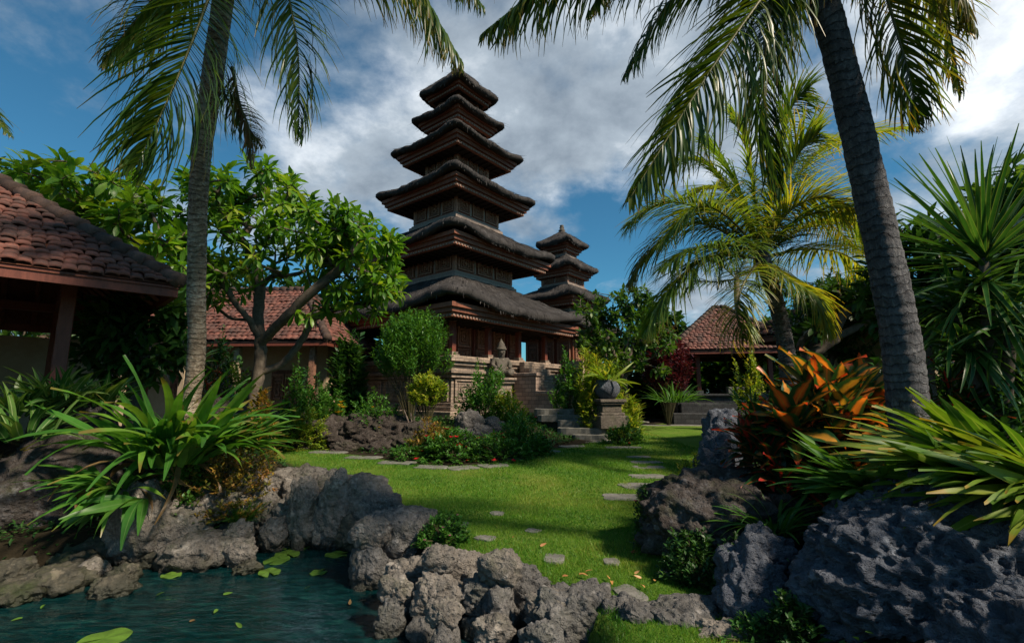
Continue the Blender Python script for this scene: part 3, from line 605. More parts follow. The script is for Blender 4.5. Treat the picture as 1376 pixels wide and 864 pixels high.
def skeleton_tree(name, label, limbs, tips, leaffn, barkmat='bark', rt=0.012, cat='tree', group=None, pow_=0.46, crownmat='treeleaf', flowers=None, rmax=9):
    """limbs: polylines of world points (first starts on the ground); tips: crown points joined to the nearest limb"""
    root = empty(name, limbs[0][0], 0, label, cat, group); org = np.array(limbs[0][0], float)
    nodes = []; par = []
    def addn(p, q): nodes.append(np.asarray(p, float)); par.append(q); return len(nodes)-1
    for li, l in enumerate(limbs):
        pts = catmull([np.array(p, float) - org for p in l], max(5, len(l)*4))
        if li == 0: q = -1
        else:
            D = np.linalg.norm(np.array(nodes) - pts[0], axis=1); q = int(D.argmin()); pts = pts[1:]
        for p in pts: q = addn(p + rng.normal(0, 0.008, 3), q)
    first = len(limbs[0])*2
    T = np.asarray(tips, float) - org; o0 = np.array(nodes[-1]); order = np.argsort(np.min(np.linalg.norm(T[:, None] - np.array(nodes)[None, first:], axis=2), axis=1)); tipdir = {}
    for k in order:
        A = np.array(nodes); dv = T[k] - A; D = np.linalg.norm(dv, axis=1); cost = D + 0.5*np.maximum(0, -dv[:, 2]) ; cost[:first] += 3
        q = int(cost.argmin()); a = A[q]; L = D[q]; m = max(2, int(L/0.22)); side = rng.normal(0, 0.10*L, 3); side[2] = abs(side[2])*0.3 - 0.05*L
        for i in range(1, m+1):
            t = i/m; q = addn(a + (T[k]-a)*t + side*math.sin(math.pi*t) + (rng.normal(0, 0.012, 3) if i < m else 0), q)
        tipdir[k] = nrmz(np.array(nodes[q]) - np.array(nodes[par[q]]))
    nn = len(nodes); cnt = np.zeros(nn); ch = [[] for _ in range(nn)]
    for i, p in enumerate(par):
        if p >= 0: ch[p].append(i)
    for i in range(nn-1, -1, -1):
        if not ch[i]: cnt[i] += 1
        if par[i] >= 0: cnt[par[i]] += cnt[i]
    rad = rt * np.minimum(cnt ** pow_, rmax)
    mb = MB(); stack = [(0, None)]
    while stack:
        s, pre = stack.pop(); chain = [pre] if pre is not None else []; i = s
        while True:
            chain.append(i)
            if not ch[i]: break
            c = sorted(ch[i], key=lambda j: -cnt[j])
            for j in c[1:]: stack.append((j, i))
            i = c[0]
        if len(chain) > 1:
            r = rad[chain].copy()
            if pre is not None: r[0] = min(r[0], r[1]*1.25)
            mb.tube([nodes[j] for j in chain], r, 8 if r.max() > 0.04 else 5, cap=False)
    mb.build('trunk', M[barkmat], root, smooth=True)
    mf = MB(); leaffn(mf, T, np.array([tipdir[k] for k in range(len(T))])); mf.build('crown', M[crownmat], root, smooth=True)
    if flowers:
        fm, fn, fs = flowers
        for i in rng.choice(len(T), fn, replace=False):
            mfl = MB()
            for _ in range(5):
                k = 5; a = np.arange(k)*6.28/k; d = np.stack([np.cos(a), np.sin(a), np.full(k, 0.4)], -1); p = T[i] + rng.normal(0, 0.06, 3) + (0, 0, 0.08)
                leaves(mfl, np.repeat(p[None], k, 0), d, upfrom(d, 0.1), fs, fs*0.6, 0.3, seg=2, prof='obov')
            mfl.build('blossom', M[fm], root, smooth=True)
    return root
def whorl(n, L, W, prof='obov', seg=4, bend=0.7, rise=0.45, two=False, length=0.10):
    def f(mb, T, D):
        m = len(T); az = rng.uniform(0, 6.28, (m, 1)) + np.arange(n)[None]*2.4
        ref = np.tile([[0.3, 0.2, 1.]], (m, 1)); s = nrmz(np.cross(D, ref) + 1e-4); v = np.cross(D, s)
        DD = nrmz(D*0.6 + np.array([0, 0, 0.6]))
        rr = np.linspace(rise+0.5, rise-0.6, n)[None, :, None]
        d = (np.cos(az)[..., None]*s[:, None] + np.sin(az)[..., None]*v[:, None]) + DD[:, None]*rr + rng.normal(0, 0.12, (m, n, 3))
        P = T[:, None] - DD[:, None]*np.linspace(0, length, n)[None, :, None]
        d = d.reshape(-1, 3); sz = np.clip(rng.normal(1, 0.2, m*n), 0.5, 1.4)
        rn = np.clip(np.repeat(rng.random(m), n)*0.55 + rng.random(m*n)*0.5, 0, 1)
        leaves(mb, P.reshape(-1, 3), d, upfrom(d, 0.4), L*sz, W*sz, bend*rng.uniform(0.2, 1.6, m*n), seg=seg, prof=prof, rnd=rn, two=two)
    return f
def crown_pts(ells, n, gap=-0.15, mind=0.12, hollow=0.45):
    """points in a union of ellipsoids [(centre, (rx,ry,rz))...], uneven, with holes"""
    out = []; vol = np.array([r[0]*r[1]*r[2] for _, r in ells]) ** 0.8; vol /= vol.sum(); tries = 0; s0 = rng.uniform(0, 50)
    while len(out) < n and tries < n*60:
        tries += 1; c, r = ells[rng.choice(len(ells), p=vol)]
        v = rng.normal(size=3); v /= np.linalg.norm(v); v *= rng.uniform(hollow**3, 1) ** (1/3)
        p = np.array(c) + v*np.array(r)
        if noise.noise(Vector(p*1.1/max(0.35, min(r))*0.8) + Vector((s0, 0, 0))) < gap: continue
        if out and np.min(np.linalg.norm(np.array(out) - p, axis=1)) < mind: continue
        out.append(p)
    return np.array(out)

def frond(mb_leaf, mb_r, pts, LL, n=62, nrm=None, W=0.032, dense=1.7, droop=(0.5, 1.3), r0=0.022, start=0.08, vee=0.15, sweep=(75, 28), miss=0.03):
    n = int(n*dense); W *= 1.15; LL *= 1.28
    P = catmull(pts, 40); T = nrmz(np.gradient(P, axis=0)); u = np.zeros_like(P)
    v = np.array(nrm, float) if nrm is not None else np.array([0, 0, 1.]); 
    if abs(np.dot(v, T[0])) > 0.95: v = np.array([0.6, -0.6, 0.2])
    for i in range(40):
        if nrm is not None: v = np.array(nrm, float)
        v = v - T[i]*np.dot(v, T[i]); v /= np.linalg.norm(v) + 1e-9; u[i] = v
    mb_r.tube(P, np.linspace(r0, r0*0.18, 40), 6, rnd=rng.random())
    t = np.linspace(start, 0.995, n); f = t*39; i = np.minimum(f.astype(int), 38); w = (f - i)[:, None]
    B = P[i]*(1-w) + P[i+1]*w; TT = nrmz(T[i]*(1-w) + T[i+1]*w); U = nrmz(u[i]*(1-w) + u[i+1]*w); S = np.cross(TT, U)
    prof = np.clip(np.sin(np.pi*(0.12 + 0.86*t)) ** 0.65, 0.18, 1)*np.where(t > 0.85, 1 - (t-0.85)*1.5, 1)
    ang = np.radians(np.interp(t, [0, 0.3, 1], [sweep[0], (sweep[0]+sweep[1])/2+8, sweep[1]])); fr = rng.random()*0.5
    for sg in (-1, 1):
        k = rng.random(n) > miss; m = k.sum()
        a = ang + rng.normal(0, 0.07, n)
        d = TT*np.cos(a)[:, None] + sg*S*np.sin(a)[:, None] + U*(vee + rng.normal(0, 0.10, n))[:, None]
        d = d[k]; ln = (LL*prof*rng.uniform(0.85, 1.1, n))[k]
        up_ = upfrom(d, 0.25)
        leaves(mb_leaf, B[k], d, up_, ln, W*rng.uniform(0.8, 1.1, m), rng.uniform(*droop, m), seg=5, fold=0.25, prof='sword', rnd=np.clip(fr + rng.random(m)*0.5, 0, 1))
def palm(name, label, trunk, radii, fronds, mat='frond', bark='bark_palm', rings=0.0, ringstep=0.11, group=None, flare=1.0):
    base = Vector(trunk[0]); root = empty(name, base, 0, label, 'palm tree', group); mb = MB(); o = np.array(base)
    n = 240; P = catmull([np.array(p) - o for p in trunk], n); ln = np.concatenate([[0], np.cumsum(np.linalg.norm(np.diff(P, axis=0), axis=1))])
    r = np.interp(ln/ln[-1], np.linspace(0, 1, len(radii)), radii)
    if rings: 
        saw = (ln / ringstep + 0.45*np.sin(ln*5.1) + 0.3*np.sin(ln*13.7)) % 1.0; r = r*(1 + rings*(saw - 0.5) + 0.4*rings*np.array([noise.noise(Vector((l*6, 1.7, 2))) for l in ln]))
    r[ln < 0.5] *= 1 + 0.2*(1 - ln[ln < 0.5]/0.5)*flare
    mb.tube(P, r, 28)
    V = mb.V[0]; A = mb.A[0]
    for i in range(len(V)-2):   # unevenness round the trunk
        c = P[i//28]; d = V[i] - c; V[i] = c + d*(1 + 0.05*noise.noise(Vector(V[i]*5.0)) + 0.5*rings*noise.noise(Vector((V[i][0]*7, V[i][1]*7, V[i][2]*16))))
    mb.build('trunk', M[bark], root, smooth=True)
    for f in fronds:
        f = dict(f); fm = f.pop('mat', mat); pts = [np.array(p) - o for p in f.pop('pts')]; ml = MB(); mr = MB(); frond(ml, mr, pts, **f)
        fo = ml.build('frond', M[fm], root, smooth=True); mr.build('rachis', M['rachis'], fo, smooth=True)
    return root

# ------------------------------------------------------------------ temple pieces
def sq(t, h, p, hy=None):
    hy = h if hy is None else hy; c, s = np.cos(t), np.sin(t); r = 1/(np.abs(c)**p + np.abs(s)**p)**(1/p)
    return r*c*h, r*s*hy
def thatch_roof(parent, s, b, z_eave, z_top, thick=0.32, p=9, seed=0, und=None, sag=1.05, name='roof', peak=False, fib=70):
    """hipped roof of black palm fibre: sagging slopes, thick shaggy eave, fibres laid down the slope"""
    m = 200; t = np.linspace(0, 2*np.pi, m, endpoint=False) + np.pi/4; mb = MB(); rows = []
    H = z_top - z_eave - thick
    prof = [(b + (s-b)*k, z_top - H*(1-(1-k)**sag), 14 if k < 0.2 else p) for k in np.linspace(0.0, 1, 16)]
    prof = [(h, z, 3 + (p-3)*min(1, (i+1)/7) if peak else q) for i, (h, z, q) in enumerate(prof)]
    prof += [(s*1.0+0.05, z_eave + thick*0.72, p), (s+0.06, z_eave+thick*0.4, p), (s+0.0, z_eave+thick*0.1, p), (s-0.08, z_eave, p), (s-0.3, z_eave+thick*0.25, p), (und or b, z_eave+thick*0.55, p)]
    for i, (h, z, q) in enumerate(prof):
        x, y = sq(t, h, q); jit = np.array([noise.fractal(Vector((a*1.6+seed, c*1.6, z*1.6)), 0.9, 2, 4) for a, c in zip(x, y)])
        jf = np.array([noise.noise(Vector((a*9+seed, c*9, i*0.4))) for a, c in zip(x, y)])
        amp = 0.0 if i == 0 else (0.055 if i < 20 else 0.0)
        cor = np.abs(np.cos(2*(t))) if False else (np.abs(np.sin(2*t))**6)
        lift = 0.24*s/3*cor*min(1, i/15)**2
        fz = (jf*0.06 if 15 < i < 20 else 0)
        rows.append(np.stack([x*(1 + amp*jit/ max(h, .5)), y*(1 + amp*jit/max(h, .5)), z + amp*jit*0.8 + fz + lift], -1))
    n = len(rows); V = np.concatenate(rows); i = np.arange(n-1)[:, None]*m; j = np.arange(m)[None]; k = (j+1) % m
    q = np.stack([i+k, i+j, i+m+j, i+m+k], -1).reshape(-1, 4)
    if peak:
        V = np.concatenate([V, [[0, 0, z_top+0.08]]]); jj = np.arange(m); mb.add(V, q, np.stack([np.full(m, len(V)-1), jj, (jj+1) % m], -1), attr=(0.4, 0, 0))
    else: mb.add(V, q, attr=(0.4, 0, 0))
    # loose fibres down the slope and along the eave
    G = np.stack(rows[:20]); nf = int(fib*s*s*4)
    ii = rng.uniform(0.5, 14.6, nf); jj = rng.integers(0, m, nf); a = ii.astype(int); f = (ii-a)[:, None]
    pos = G[a, jj]*(1-f) + G[a+1, jj]*f; d = nrmz(G[np.minimum(a+1, 15), jj] - G[a, jj]) + rng.normal(0, 0.06, (nf, 3)); out = np.stack([pos[:, 0], pos[:, 1], np.full(nf, 0.9*s)], -1)
    pos = pos + nrmz(out)*0.012
    leaves(mb, pos, d, out, rng.uniform(0.18, 0.5, nf), rng.uniform(0.015, 0.04, nf), rng.uniform(-0.02, 0.4, nf), seg=2, two=True, prof='sword')
    ne = int(90*s); jj = rng.integers(0, m, ne); pos = G[rng.integers(15, 19, ne), jj]; d = np.stack([pos[:, 0]*0.25/s, pos[:, 1]*0.25/s, np.full(ne, -1.0)], -1) + rng.normal(0, 0.2, (ne, 3))
    leaves(mb, pos, d, np.stack([pos[:, 0], pos[:, 1], np.zeros(ne)], -1), rng.uniform(0.08, 0.18, ne), rng.uniform(0.012, 0.03, ne), rng.uniform(-0.3, 0.3, ne), seg=2, two=True, prof='sword')
    return mb.build(name, M['thatch'], parent, smooth=True)
def cornice(parent, s, z, b, steps=3, dent=True):
    """stacked timber frames under the eave, a row of pale dentils and a dark boarded soffit"""
    mb = MB(); h = s - 0.28
    for i in range(steps):
        mb.frame(h - 0.10*i, h - 0.10*i - 0.14, z - 0.16*(i+1) + 0.16, z - 0.16*i + 0.155, rnd=[0.8, 0.45, 1.0][i % 3])
    c = mb.build('cornice', M['wood'], parent)
    if dent:
        md = MB(); zb = z - 0.16*steps + 0.16; hh = h - 0.10*(steps-1) + 0.012
        k = int(2*hh/0.16)
        for i in range(k):
            a = -hh + (i+0.5)*2*hh/k
            for lo, hi in (((a-.045, -hh-.02, zb+.015), (a+.045, -hh+.03, zb+.085)), ((-hh-.02, a-.045, zb+.015), (-hh+.03, a+.045, zb+.085)), ((a-.045, hh-.03, zb+.015), (a+.045, hh+.02, zb+.085)), ((hh-.03, a-.045, zb+.015), (hh+.02, a+.045, zb+.085))):
                md.box(lo, hi)
        md.build('dentils', M['dentil'], c)
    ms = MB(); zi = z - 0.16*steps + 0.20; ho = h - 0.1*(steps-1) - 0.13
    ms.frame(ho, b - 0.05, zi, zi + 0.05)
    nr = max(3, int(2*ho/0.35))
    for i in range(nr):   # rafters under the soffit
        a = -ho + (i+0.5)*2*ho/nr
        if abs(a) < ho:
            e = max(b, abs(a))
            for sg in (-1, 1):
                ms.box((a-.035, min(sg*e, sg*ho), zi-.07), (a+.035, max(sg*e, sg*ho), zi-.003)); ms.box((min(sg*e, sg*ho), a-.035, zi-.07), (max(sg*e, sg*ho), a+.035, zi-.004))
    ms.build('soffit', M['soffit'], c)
    return c
def panel(parent, Mx, w, h, mat='carved', name='carved_panel', deep=0.085):
    """a carved panel: mitred frame, nested ornamental rings and a boss, facing -Y of its own matrix"""
    mb = MB()
    def ring(a0, a1, y, r):
        (wo, ho), (wi, hi) = a0, a1; V = []
        for yy in (0.0, -y):
            for a, b in ((wo, ho), (wi, hi)): V += [(-a, yy, -b), (a, yy, -b), (a, yy, b), (-a, yy, b)]
        q = []
        for i in range(4):
            j = (i+1) % 4; q += [(8+i, 8+j, 12+j, 12+i), (i, j, 8+j, 8+i), (4+j, 4+i, 12+i, 12+j)]
        mb.add([Mx @ Vector(v) for v in V], q, attr=(r, 0, 0))
    a, b = w/2, h/2
    ring((a, b), (a*0.86, b*0.88), deep, 0.9); ring((a*0.86, b*0.88), (a*0.74, b*0.79), deep*0.45, 0.4)
    ring((a*0.62, b*0.68), (a*0.52, b*0.60), deep*0.6, 0.8); ring((a*0.36, b*0.44), (a*0.26, b*0.36), deep*0.75, 0.7)
    mb.box((-a, -0.008, -b), (a, 0.004, b), Mx, 0.3)
    for i in range(14):  # carved foliage between the rings
        th = i/14*6.283; x, z = math.cos(th)*a*0.46, math.sin(th)*b*0.53
        R2 = Mx @ Matrix.Translation((x, -deep*0.25, z)) @ Matrix.Rotation(-th + 0.6, 4, 'Y'); mb.box((-a*.09, -deep*.3, -b*.035), (a*.09, deep*.2, b*.035), R2, 0.55)
    R2 = Mx @ Matrix.Translation((0, -deep*0.3, 0)) @ Matrix.Rotation(math.pi/4, 4, 'Y'); mb.box((-a*.13, -deep*.4, -a*.13), (a*.13, deep*.3, a*.13), R2, 0.85)
    return mb.build(name, M[mat], parent)
FACES = [0, math.pi/2, math.pi, -math.pi/2]
def storey(parent, b, z0, z1, npan, basemat='palewood'):
    mb = MB(); mb.box((-b, -b, z0), (b, b, z1)); st = mb.build('storey', M['wood'], parent)
    bm_ = MB(); hh = z1 - z0
    bm_.frame(b+0.22, b-0.05, z0-0.06, z0+0.07, rnd=0.8); bm_.frame(b+0.14, b-0.05, z0+0.072, z0+0.16, rnd=0.5); bm_.frame(b+0.07, b-0.05, z0+0.162, z0+0.24, rnd=0.9)
    bm_.build('base_moulding', M[basemat], st)
    rl = MB(); rl.frame(b+0.06, b-0.02, z1-0.13, z1-0.05, rnd=0.3); rl.frame(b+0.045, b-0.02, z0+0.242, z0+0.30, rnd=0.6); rl.build('rail', M['wood'], st)
    for sx in (-1, 1):
        for sy in (-1, 1):
            c = MB(); x, y = sx*(b+0.01), sy*(b+0.01); c.box((x-.07, y-.07, z0+.242), (x+.07, y+.07, z1), rnd=0.95); c.build('corner_post', M['carved'], st)
    ph = hh - 0.55; 
    for f in FACES:
        Rf = Matrix.Rotation(f, 4, 'Z')
        for i in range(npan):
            w = 2*b/npan; x = -b + (i+0.5)*w
            panel(st, Rf @ Matrix.Translation((x, -b-0.006, z0 + 0.32 + ph/2)), w*0.78, ph)
            if i: 
                pm = MB(); xx = -b + i*w; pm.box((xx-.05, -b-.035, z0+.302), (xx+.05, -b+.01, z1-.135), Rf, rnd=0.8); pm.build('pilaster', M['palewood'], st)
    return st
def meru(label, C, ang, tiers, finial=None, name='temple_tower'):
    root = empty(name, C, ang, label, 'temple tower')
    for k, T in enumerate(tiers):
        thatch_roof(root, T['s'], T['b'], T['ze'], T['zt'], T.get('th', 0.32), seed=k*11.3, und=T['s']-0.5, peak=T.get('peak', False), p=T.get('p', 9))
        cornice(root, T['s'], T['ze'], T['under'], T.get('steps', 3))
        if 'st' in T: storey(root, *T['st'])
    if finial:
        mb = MB(); mb.lathe(finial, 14); mb.build('finial', M['statue'], root, smooth=True)
    return root

def skin_body(name, verts, edges, radii, mat, parent=None, lvl=2):
    me = bpy.data.meshes.new(name); me.from_pydata(verts, edges, []); o = bpy.data.objects.new(name, me); COL.objects.link(o)
    o.modifiers.new('skin', 'SKIN'); sv = me.skin_vertices[0].data if me.skin_vertices else None
    if sv is None:
        bpy.context.view_layer.objects.active = o; bpy.ops.mesh.customdata_skin_add(); sv = me.skin_vertices[0].data
    for i, r in enumerate(radii): sv[i].radius = (r, r) if isinstance(r, (int, float)) else r
    sv[0].use_root = True
    s = o.modifiers.new('sub', 'SUBSURF'); s.levels = lvl; s.render_levels = lvl
    me.materials.append(M[mat]); o.parent = parent
    return o

# ---- the main tower: six shaggy roofs, corner towards the lawn
ALPHA = R(51)
TC = PX(611, 430, 31); CX, CY = TC.x, TC.y
zt = lambda py, Y: PX(611, py, Y).z
def build_pagoda():
    GZ = 0.6
    zz = lambda py, Y=31.0: zt(py, Y) - GZ
    e = {1: zz(440) - 0.05, 2: zz(356), 3: zz(279), 4: zz(220), 5: zz(174), 6: zz(138)}
    front = lambda s: 31 - 1.405*s/YS
    tiers = []
    def top(py, b): return zz(py, front({1.95: 2.0, 1.45: 1.8, 1.10: 1.95, .85: 1.6, .7: 1.2}[b]))
    tiers.append(dict(s=4.38, b=1.95, ze=e[1], zt=top(368, 1.95), th=0.34, under=2.2, p=15))
    tiers.append(dict(s=3.48, b=1.45, ze=e[2], zt=top(284, 1.45), th=0.30, under=1.8, p=15, st=(1.80, top(368, 1.95)-0.02, e[2]+0.05, 3)))
    tiers.append(dict(s=2.76, b=1.10, ze=e[3], zt=top(214, 1.10), th=0.27, under=1.33, p=14, st=(1.34, top(284, 1.45)-0.02, e[3]+0.05, 3)))
    tiers.append(dict(s=2.32, b=0.85, ze=e[4], zt=top(162, 0.85), th=0.24, under=1.0, p=14, st=(1.0, top(214, 1.1)-0.02, e[4]+0.05, 3)))
    tiers.append(dict(s=1.64, b=0.70, ze=e[5], zt=top(122, 0.7), th=0.24, under=0.8, p=12, st=(0.80, top(162, 0.85)-0.02, e[5]+0.05, 2)))
    tiers.append(dict(s=1.42, b=0.10, ze=e[6], zt=zz(93), th=0.30, under=0.6, p=10, peak=True, steps=2, st=(0.62, top(122, .7)-0.02, e[6]+0.05, 2)))
    root = meru('tall dark temple tower with six shaggy black thatched roofs and carved wooden storeys', (CX, CY, GZ), ALPHA, tiers)
    # ground floor: stone plinth, posts, carved cella
    ptop = zt(478, 31 - 1.405*3.25/YS) - GZ; pb = MB()
    lay = [(3.95, -0.6, 0.22), (3.80, 0.222, 0.42), (3.55, 0.422, 0.58), (3.40, 0.582, 0.70), (3.22, 0.702, ptop-0.78), (3.36, ptop-0.778, ptop-0.62), (3.46, ptop-0.618, ptop-0.50), (3.30, ptop-0.498, ptop-0.34), (3.40, ptop-0.338, ptop-0.2), (3.5, ptop-0.198, ptop)]
    for h, z0, z1 in lay: pb.box((-h, -h, z0), (h, h, z1))
    plinth = pb.build('plinth', M['plinth'], root, bevel=0.02)
    for f in FACES:   # carved stone panels round the plinth
        for i in range(5):
            x = -2.6 + i*1.3
            panel(plinth, Matrix.Rotation(f, 4, 'Z') @ Matrix.Translation((x, -3.23, (0.702+ptop-0.78)/2)), 1.0, (ptop-0.78-0.702)*0.86, 'pinkstone' if i in (1, 3) else 'plinth', 'stone_relief', 0.07)
    zc = e[1] - 0.10
    cel = MB(); cel.box((-2.15, -2.15, ptop), (2.15, 2.15, zc+0.15), rnd=0.2); ce = cel.build('cella', M['wood'], root)
    for f in FACES:
        Rf = Matrix.Rotation(f, 4, 'Z')
        for i in range(4):
            x = -1.6 + i*1.066; w = 0.72; hgt = zc - ptop
            panel(ce, Rf @ Matrix.Translation((x, -2.165, ptop + 0.16*hgt)), w, hgt*0.26, 'carved')
            panel(ce, Rf @ Matrix.Translation((x, -2.165, ptop + 0.62*hgt)), w*(0.8 if i % 2 else 1), hgt*0.58, 'carved')
            pm = MB(); pm.box((x-.53, -2.24, ptop), (x-.45, -2.12, zc), Rf, rnd=0.85); pm.build('pilaster', M['redwood'], ce)
        pm = MB(); pm.frame(2.25, 2.1, ptop+0.005, ptop+0.11); 
    for ix in range(4):
        for iy in range(4):
            if ix in (1, 2) and iy in (1, 2): continue
            x, y = -2.95 + ix*1.966, -2.95 + iy*1.966; c = MB()
            c.box((x-.10, y-.10, ptop+.18), (x+.10, y+.10, zc+.1)); po = c.build('post', M['redwood'], root, bevel=0.012)
            c = MB(); c.box((x-.2, y-.2, ptop), (x+.2, y+.2, ptop+.09)); c.box((x-.15, y-.15, ptop+.09), (x+.15, y+.15, ptop+.182)); c.build('post_base', M['plinth'], po)
            c = MB(); c.box((x-.17, y-.17, zc-.22), (x+.17, y+.17, zc-.12)); c.box((x-.23, y-.23, zc-.118), (x+.23, y+.23, zc)); c.build('capital', M['carved'], po)
    bm_ = MB(); bm_.frame(3.1, 2.8, zc, zc+0.2); bm_.build('beam', M['wood'], root)
    # stair on the lit side with stone cheeks
    st = MB(); n = 9
    for i in range(n):
        z1 = ptop*(1 - i/n) - 0.05; st.box((0.35, -3.505-0.26*(i+1), -0.6), (1.85, -3.5-0.26*i-0.002, z1))
    so = st.build('stair', M['plinth'], root, bevel=0.015)
    for x in (0.0, 1.86):
        ck = MB(); ck.box((x, -4.6, -0.6), (x+0.34, -3.503, ptop*0.72)); ck.box((x, -5.5, -0.6), (x+0.34, -4.603, ptop*0.42)); ck.box((x-.05, -4.66, ptop*0.722), (x+.39, -3.504, ptop*0.78)); ck.box((x-.05, -5.56, ptop*0.422), (x+.39, -4.605, ptop*0.48))
        ck.build('stair_cheek', M['pinkstone'], so, bevel=0.02)
    return root, ptop, GZ
PAG, PTOP, PGZ = build_pagoda()

# ---- guardian statue on a pedestal before the plinth
def build_statue():
    p = PX(673, 500, 26.2); z0 = 0.55
    root = empty('guardian_statue', (p.x, p.y, z0), R(20), 'weathered dark stone guardian statue with tall crown seated before the temple plinth', 'statue')
    h = PX(673, 508, 26.2).z - z0
    mb = MB()
    for a, za, zb in ((0.5, -0.5, 0.25), (0.42, 0.252, 0.4), (0.34, 0.402, h-0.22), (0.42, h-0.218, h-0.1), (0.48, h-0.098, h)): mb.box((-a, -a, za), (a, a, zb))
    mb.build('pedestal', M['plinth'], root, bevel=0.02)
    S = 1.0; v = [(0,0,.16),(0,.0,.36),(0,-.01,.58),(0,-.02,.74),(0,-.04,.88),(0,-.05,1.0),(0,-.04,1.12),(0,-.02,1.28),(0,-.01,1.40),
         (-.26,.0,.70),(-.36,-.06,.48),(-.26,-.28,.36),(.26,0,.70),(.36,-.06,.48),(.26,-.28,.36),
         (-.18,-.08,.18),(-.36,-.36,.26),(-.12,-.44,.12),(.18,-.08,.18),(.36,-.36,.26),(.12,-.44,.12)]
    ed = [(0,1),(1,2),(2,3),(3,4),(4,5),(5,6),(6,7),(7,8),(2,9),(9,10),(10,11),(2,12),(12,13),(13,14),(0,15),(15,16),(16,17),(0,18),(18,19),(19,20)]
    r = [.24,.22,.24,.11,.15,.17,.17,.10,.04,.11,.09,.07,.11,.09,.07,.15,.13,.1,.15,.13,.1]
    b = skin_body('figure', [(x, y, z+h) for x, y, z in v], ed, r, 'statue', root)
    f = MB()
    for sx in (-1, 1): f.lathe([(0.0, -.03), (.03, -.015), (.03, .015), (0, .03)], 8, (sx*.055, -.205, .98+h))
    f.lathe([(0, -.05), (.03, -.03), (.022, .02), (0, .05)], 8, (0, -.22, .93+h)); f.build('face', M['statue'], root, smooth=True)
    cr = MB(); cr.lathe([(.19, 1.06+h), (.215, 1.09+h), (.2, 1.13+h), (.17, 1.15+h), (.185, 1.19+h), (.13, 1.24+h), (.14, 1.28+h), (.06, 1.40+h), (.0, 1.52+h)], 16, (0, -.04, 0)); cr.build('crown_headdress', M['statue'], root, smooth=True)
build_statue()

# ---- second tower behind
def build_tower2():
    Y = 40.0; C = PX(757, 430, Y); GZ = 0.7
    zz = lambda py: PX(757, py, Y).z - GZ
    T = [dict(s=2.55, b=1.3, ze=zz(452), zt=zz(424), th=0.36, under=1.4),
         dict(s=2.1, b=1.0, ze=zz(411), zt=zz(388), th=0.36, under=1.15, st=(1.1, zz(426), zz(411)+.05, 3)),
         dict(s=1.62, b=0.72, ze=zz(370), zt=zz(349), th=0.32, under=0.85, st=(0.85, zz(390), zz(370)+.05, 2)),
         dict(s=1.22, b=0.12, ze=zz(336), zt=zz(311), th=0.3, under=0.55, peak=True, p=7, st=(0.55, zz(351), zz(336)+.05, 2))]
    z = zz(313)
    root = meru('smaller temple tower with four thatched roofs and stone finial behind the tall tower', (C.x, C.y, GZ), ALPHA, T,
                [(0.12, z-.1), (.2, z), (.16, z+.08), (.22, z+.14), (.12, z+.2), (.15, z+.3), (.1, z+.42), (.13, z+.46), (.0, z+.5)])
    mb = MB(); mb.box((-1.6, -1.6, 1.4), (1.6, 1.6, zz(452)+.1)); b = mb.build('base_storey', M['wood'], root)
    for f in FACES:
        for i in range(3): panel(b, Matrix.Rotation(f, 4, 'Z') @ Matrix.Translation((-1.05+i*1.05, -1.61, (1.4+zz(452))/2)), 0.8, (zz(452)-1.5)*0.8)
    mb = MB(); mb.box((-2.0, -2.0, -0.6), (2.0, 2.0, 1.0)); mb.box((-2.2, -2.2, 1.003), (2.2, 2.2, 1.4)); mb.build('plinth', M['plinth'], root, bevel=0.02)
    mb = MB(); mb.box((-2.55, -2.75, 1.2), (-2.35, -1.7, 2.6)); mb.build('plaster_panel', M['plaster'], root)
build_tower2()

# ------------------------------------------------------------------ tiled roofs
def tile_face(mb, A, B, Cc, D, tw=0.21, tl=0.27, lift=0.035, sides=5, jit=0.014):
    """barrel tiles on the roof face A-B (eave) to D-C (top)"""
    A, B, Cc, D = [np.array(p, float) for p in (A, B, Cc, D)]
    ev = nrmz(B - A); mid = (D + Cc)/2 - (A + B)/2; upv = mid - ev*np.dot(mid, ev); H = np.linalg.norm(upv); upv /= H; nn = np.cross(ev, upv); nn *= np.sign(nn[2])
    rows = max(1, int(H/tl)); a = np.linspace(0, np.pi, sides)
    for r in range(rows+1):
        h = min(r*tl, H*0.995); t = h/H; lft = np.dot(A*(1-t) + D*t - A, ev); rgt = np.dot(B*(1-t) + Cc*t - A, ev)
        k = int((rgt-lft)/tw)
        if k < 1: continue
        for i in range(k):
            x = (lft + rgt)/2 + (i - (k-1)/2)*tw + rng.normal(0, jit); o = A + ev*x + upv*(h + rng.normal(0, jit)) + nn*rng.normal(0, 0.008); w = tw*0.56
            cs = -np.cos(a)[:, None]*w*ev; up = np.sin(a)[:, None]*w*0.40*nn; tilt = rng.normal(0, 0.01); L = min(tl*1.18, H - h + 0.02)
            lo = o + cs + up + nn*(lift + tilt); hi = o + cs*0.92 + up*0.9 + upv*L + nn*(lift*0.1)
            lo2 = lo - nn*0.03*1 ; V = np.concatenate([lo2, lo, hi]); q = [(b0*sides + j, b0*sides+j+1, (b0+1)*sides+j+1, (b0+1)*sides+j) for b0 in (0, 1) for j in range(sides-1)]
            mb.add(V, q, attr=(np.clip(rng.normal(.5, .25), 0, 1), 0, 0))
def hip_ridge(mb, P, Q, r=0.13, step=0.3):
    P, Q = np.array(P, float), np.array(Q, float); L = np.linalg.norm(Q-P); d = (Q-P)/L; k = int(L/step)+1
    for i in range(k):
        a = P + d*min(i*step, L); b = P + d*min(i*step + step*1.12, L+0.05); mb.tube([a + (0,0,0.055), b + (0,0,0.02)], [r*1.12, r*0.92], 10, rnd=rng.random())
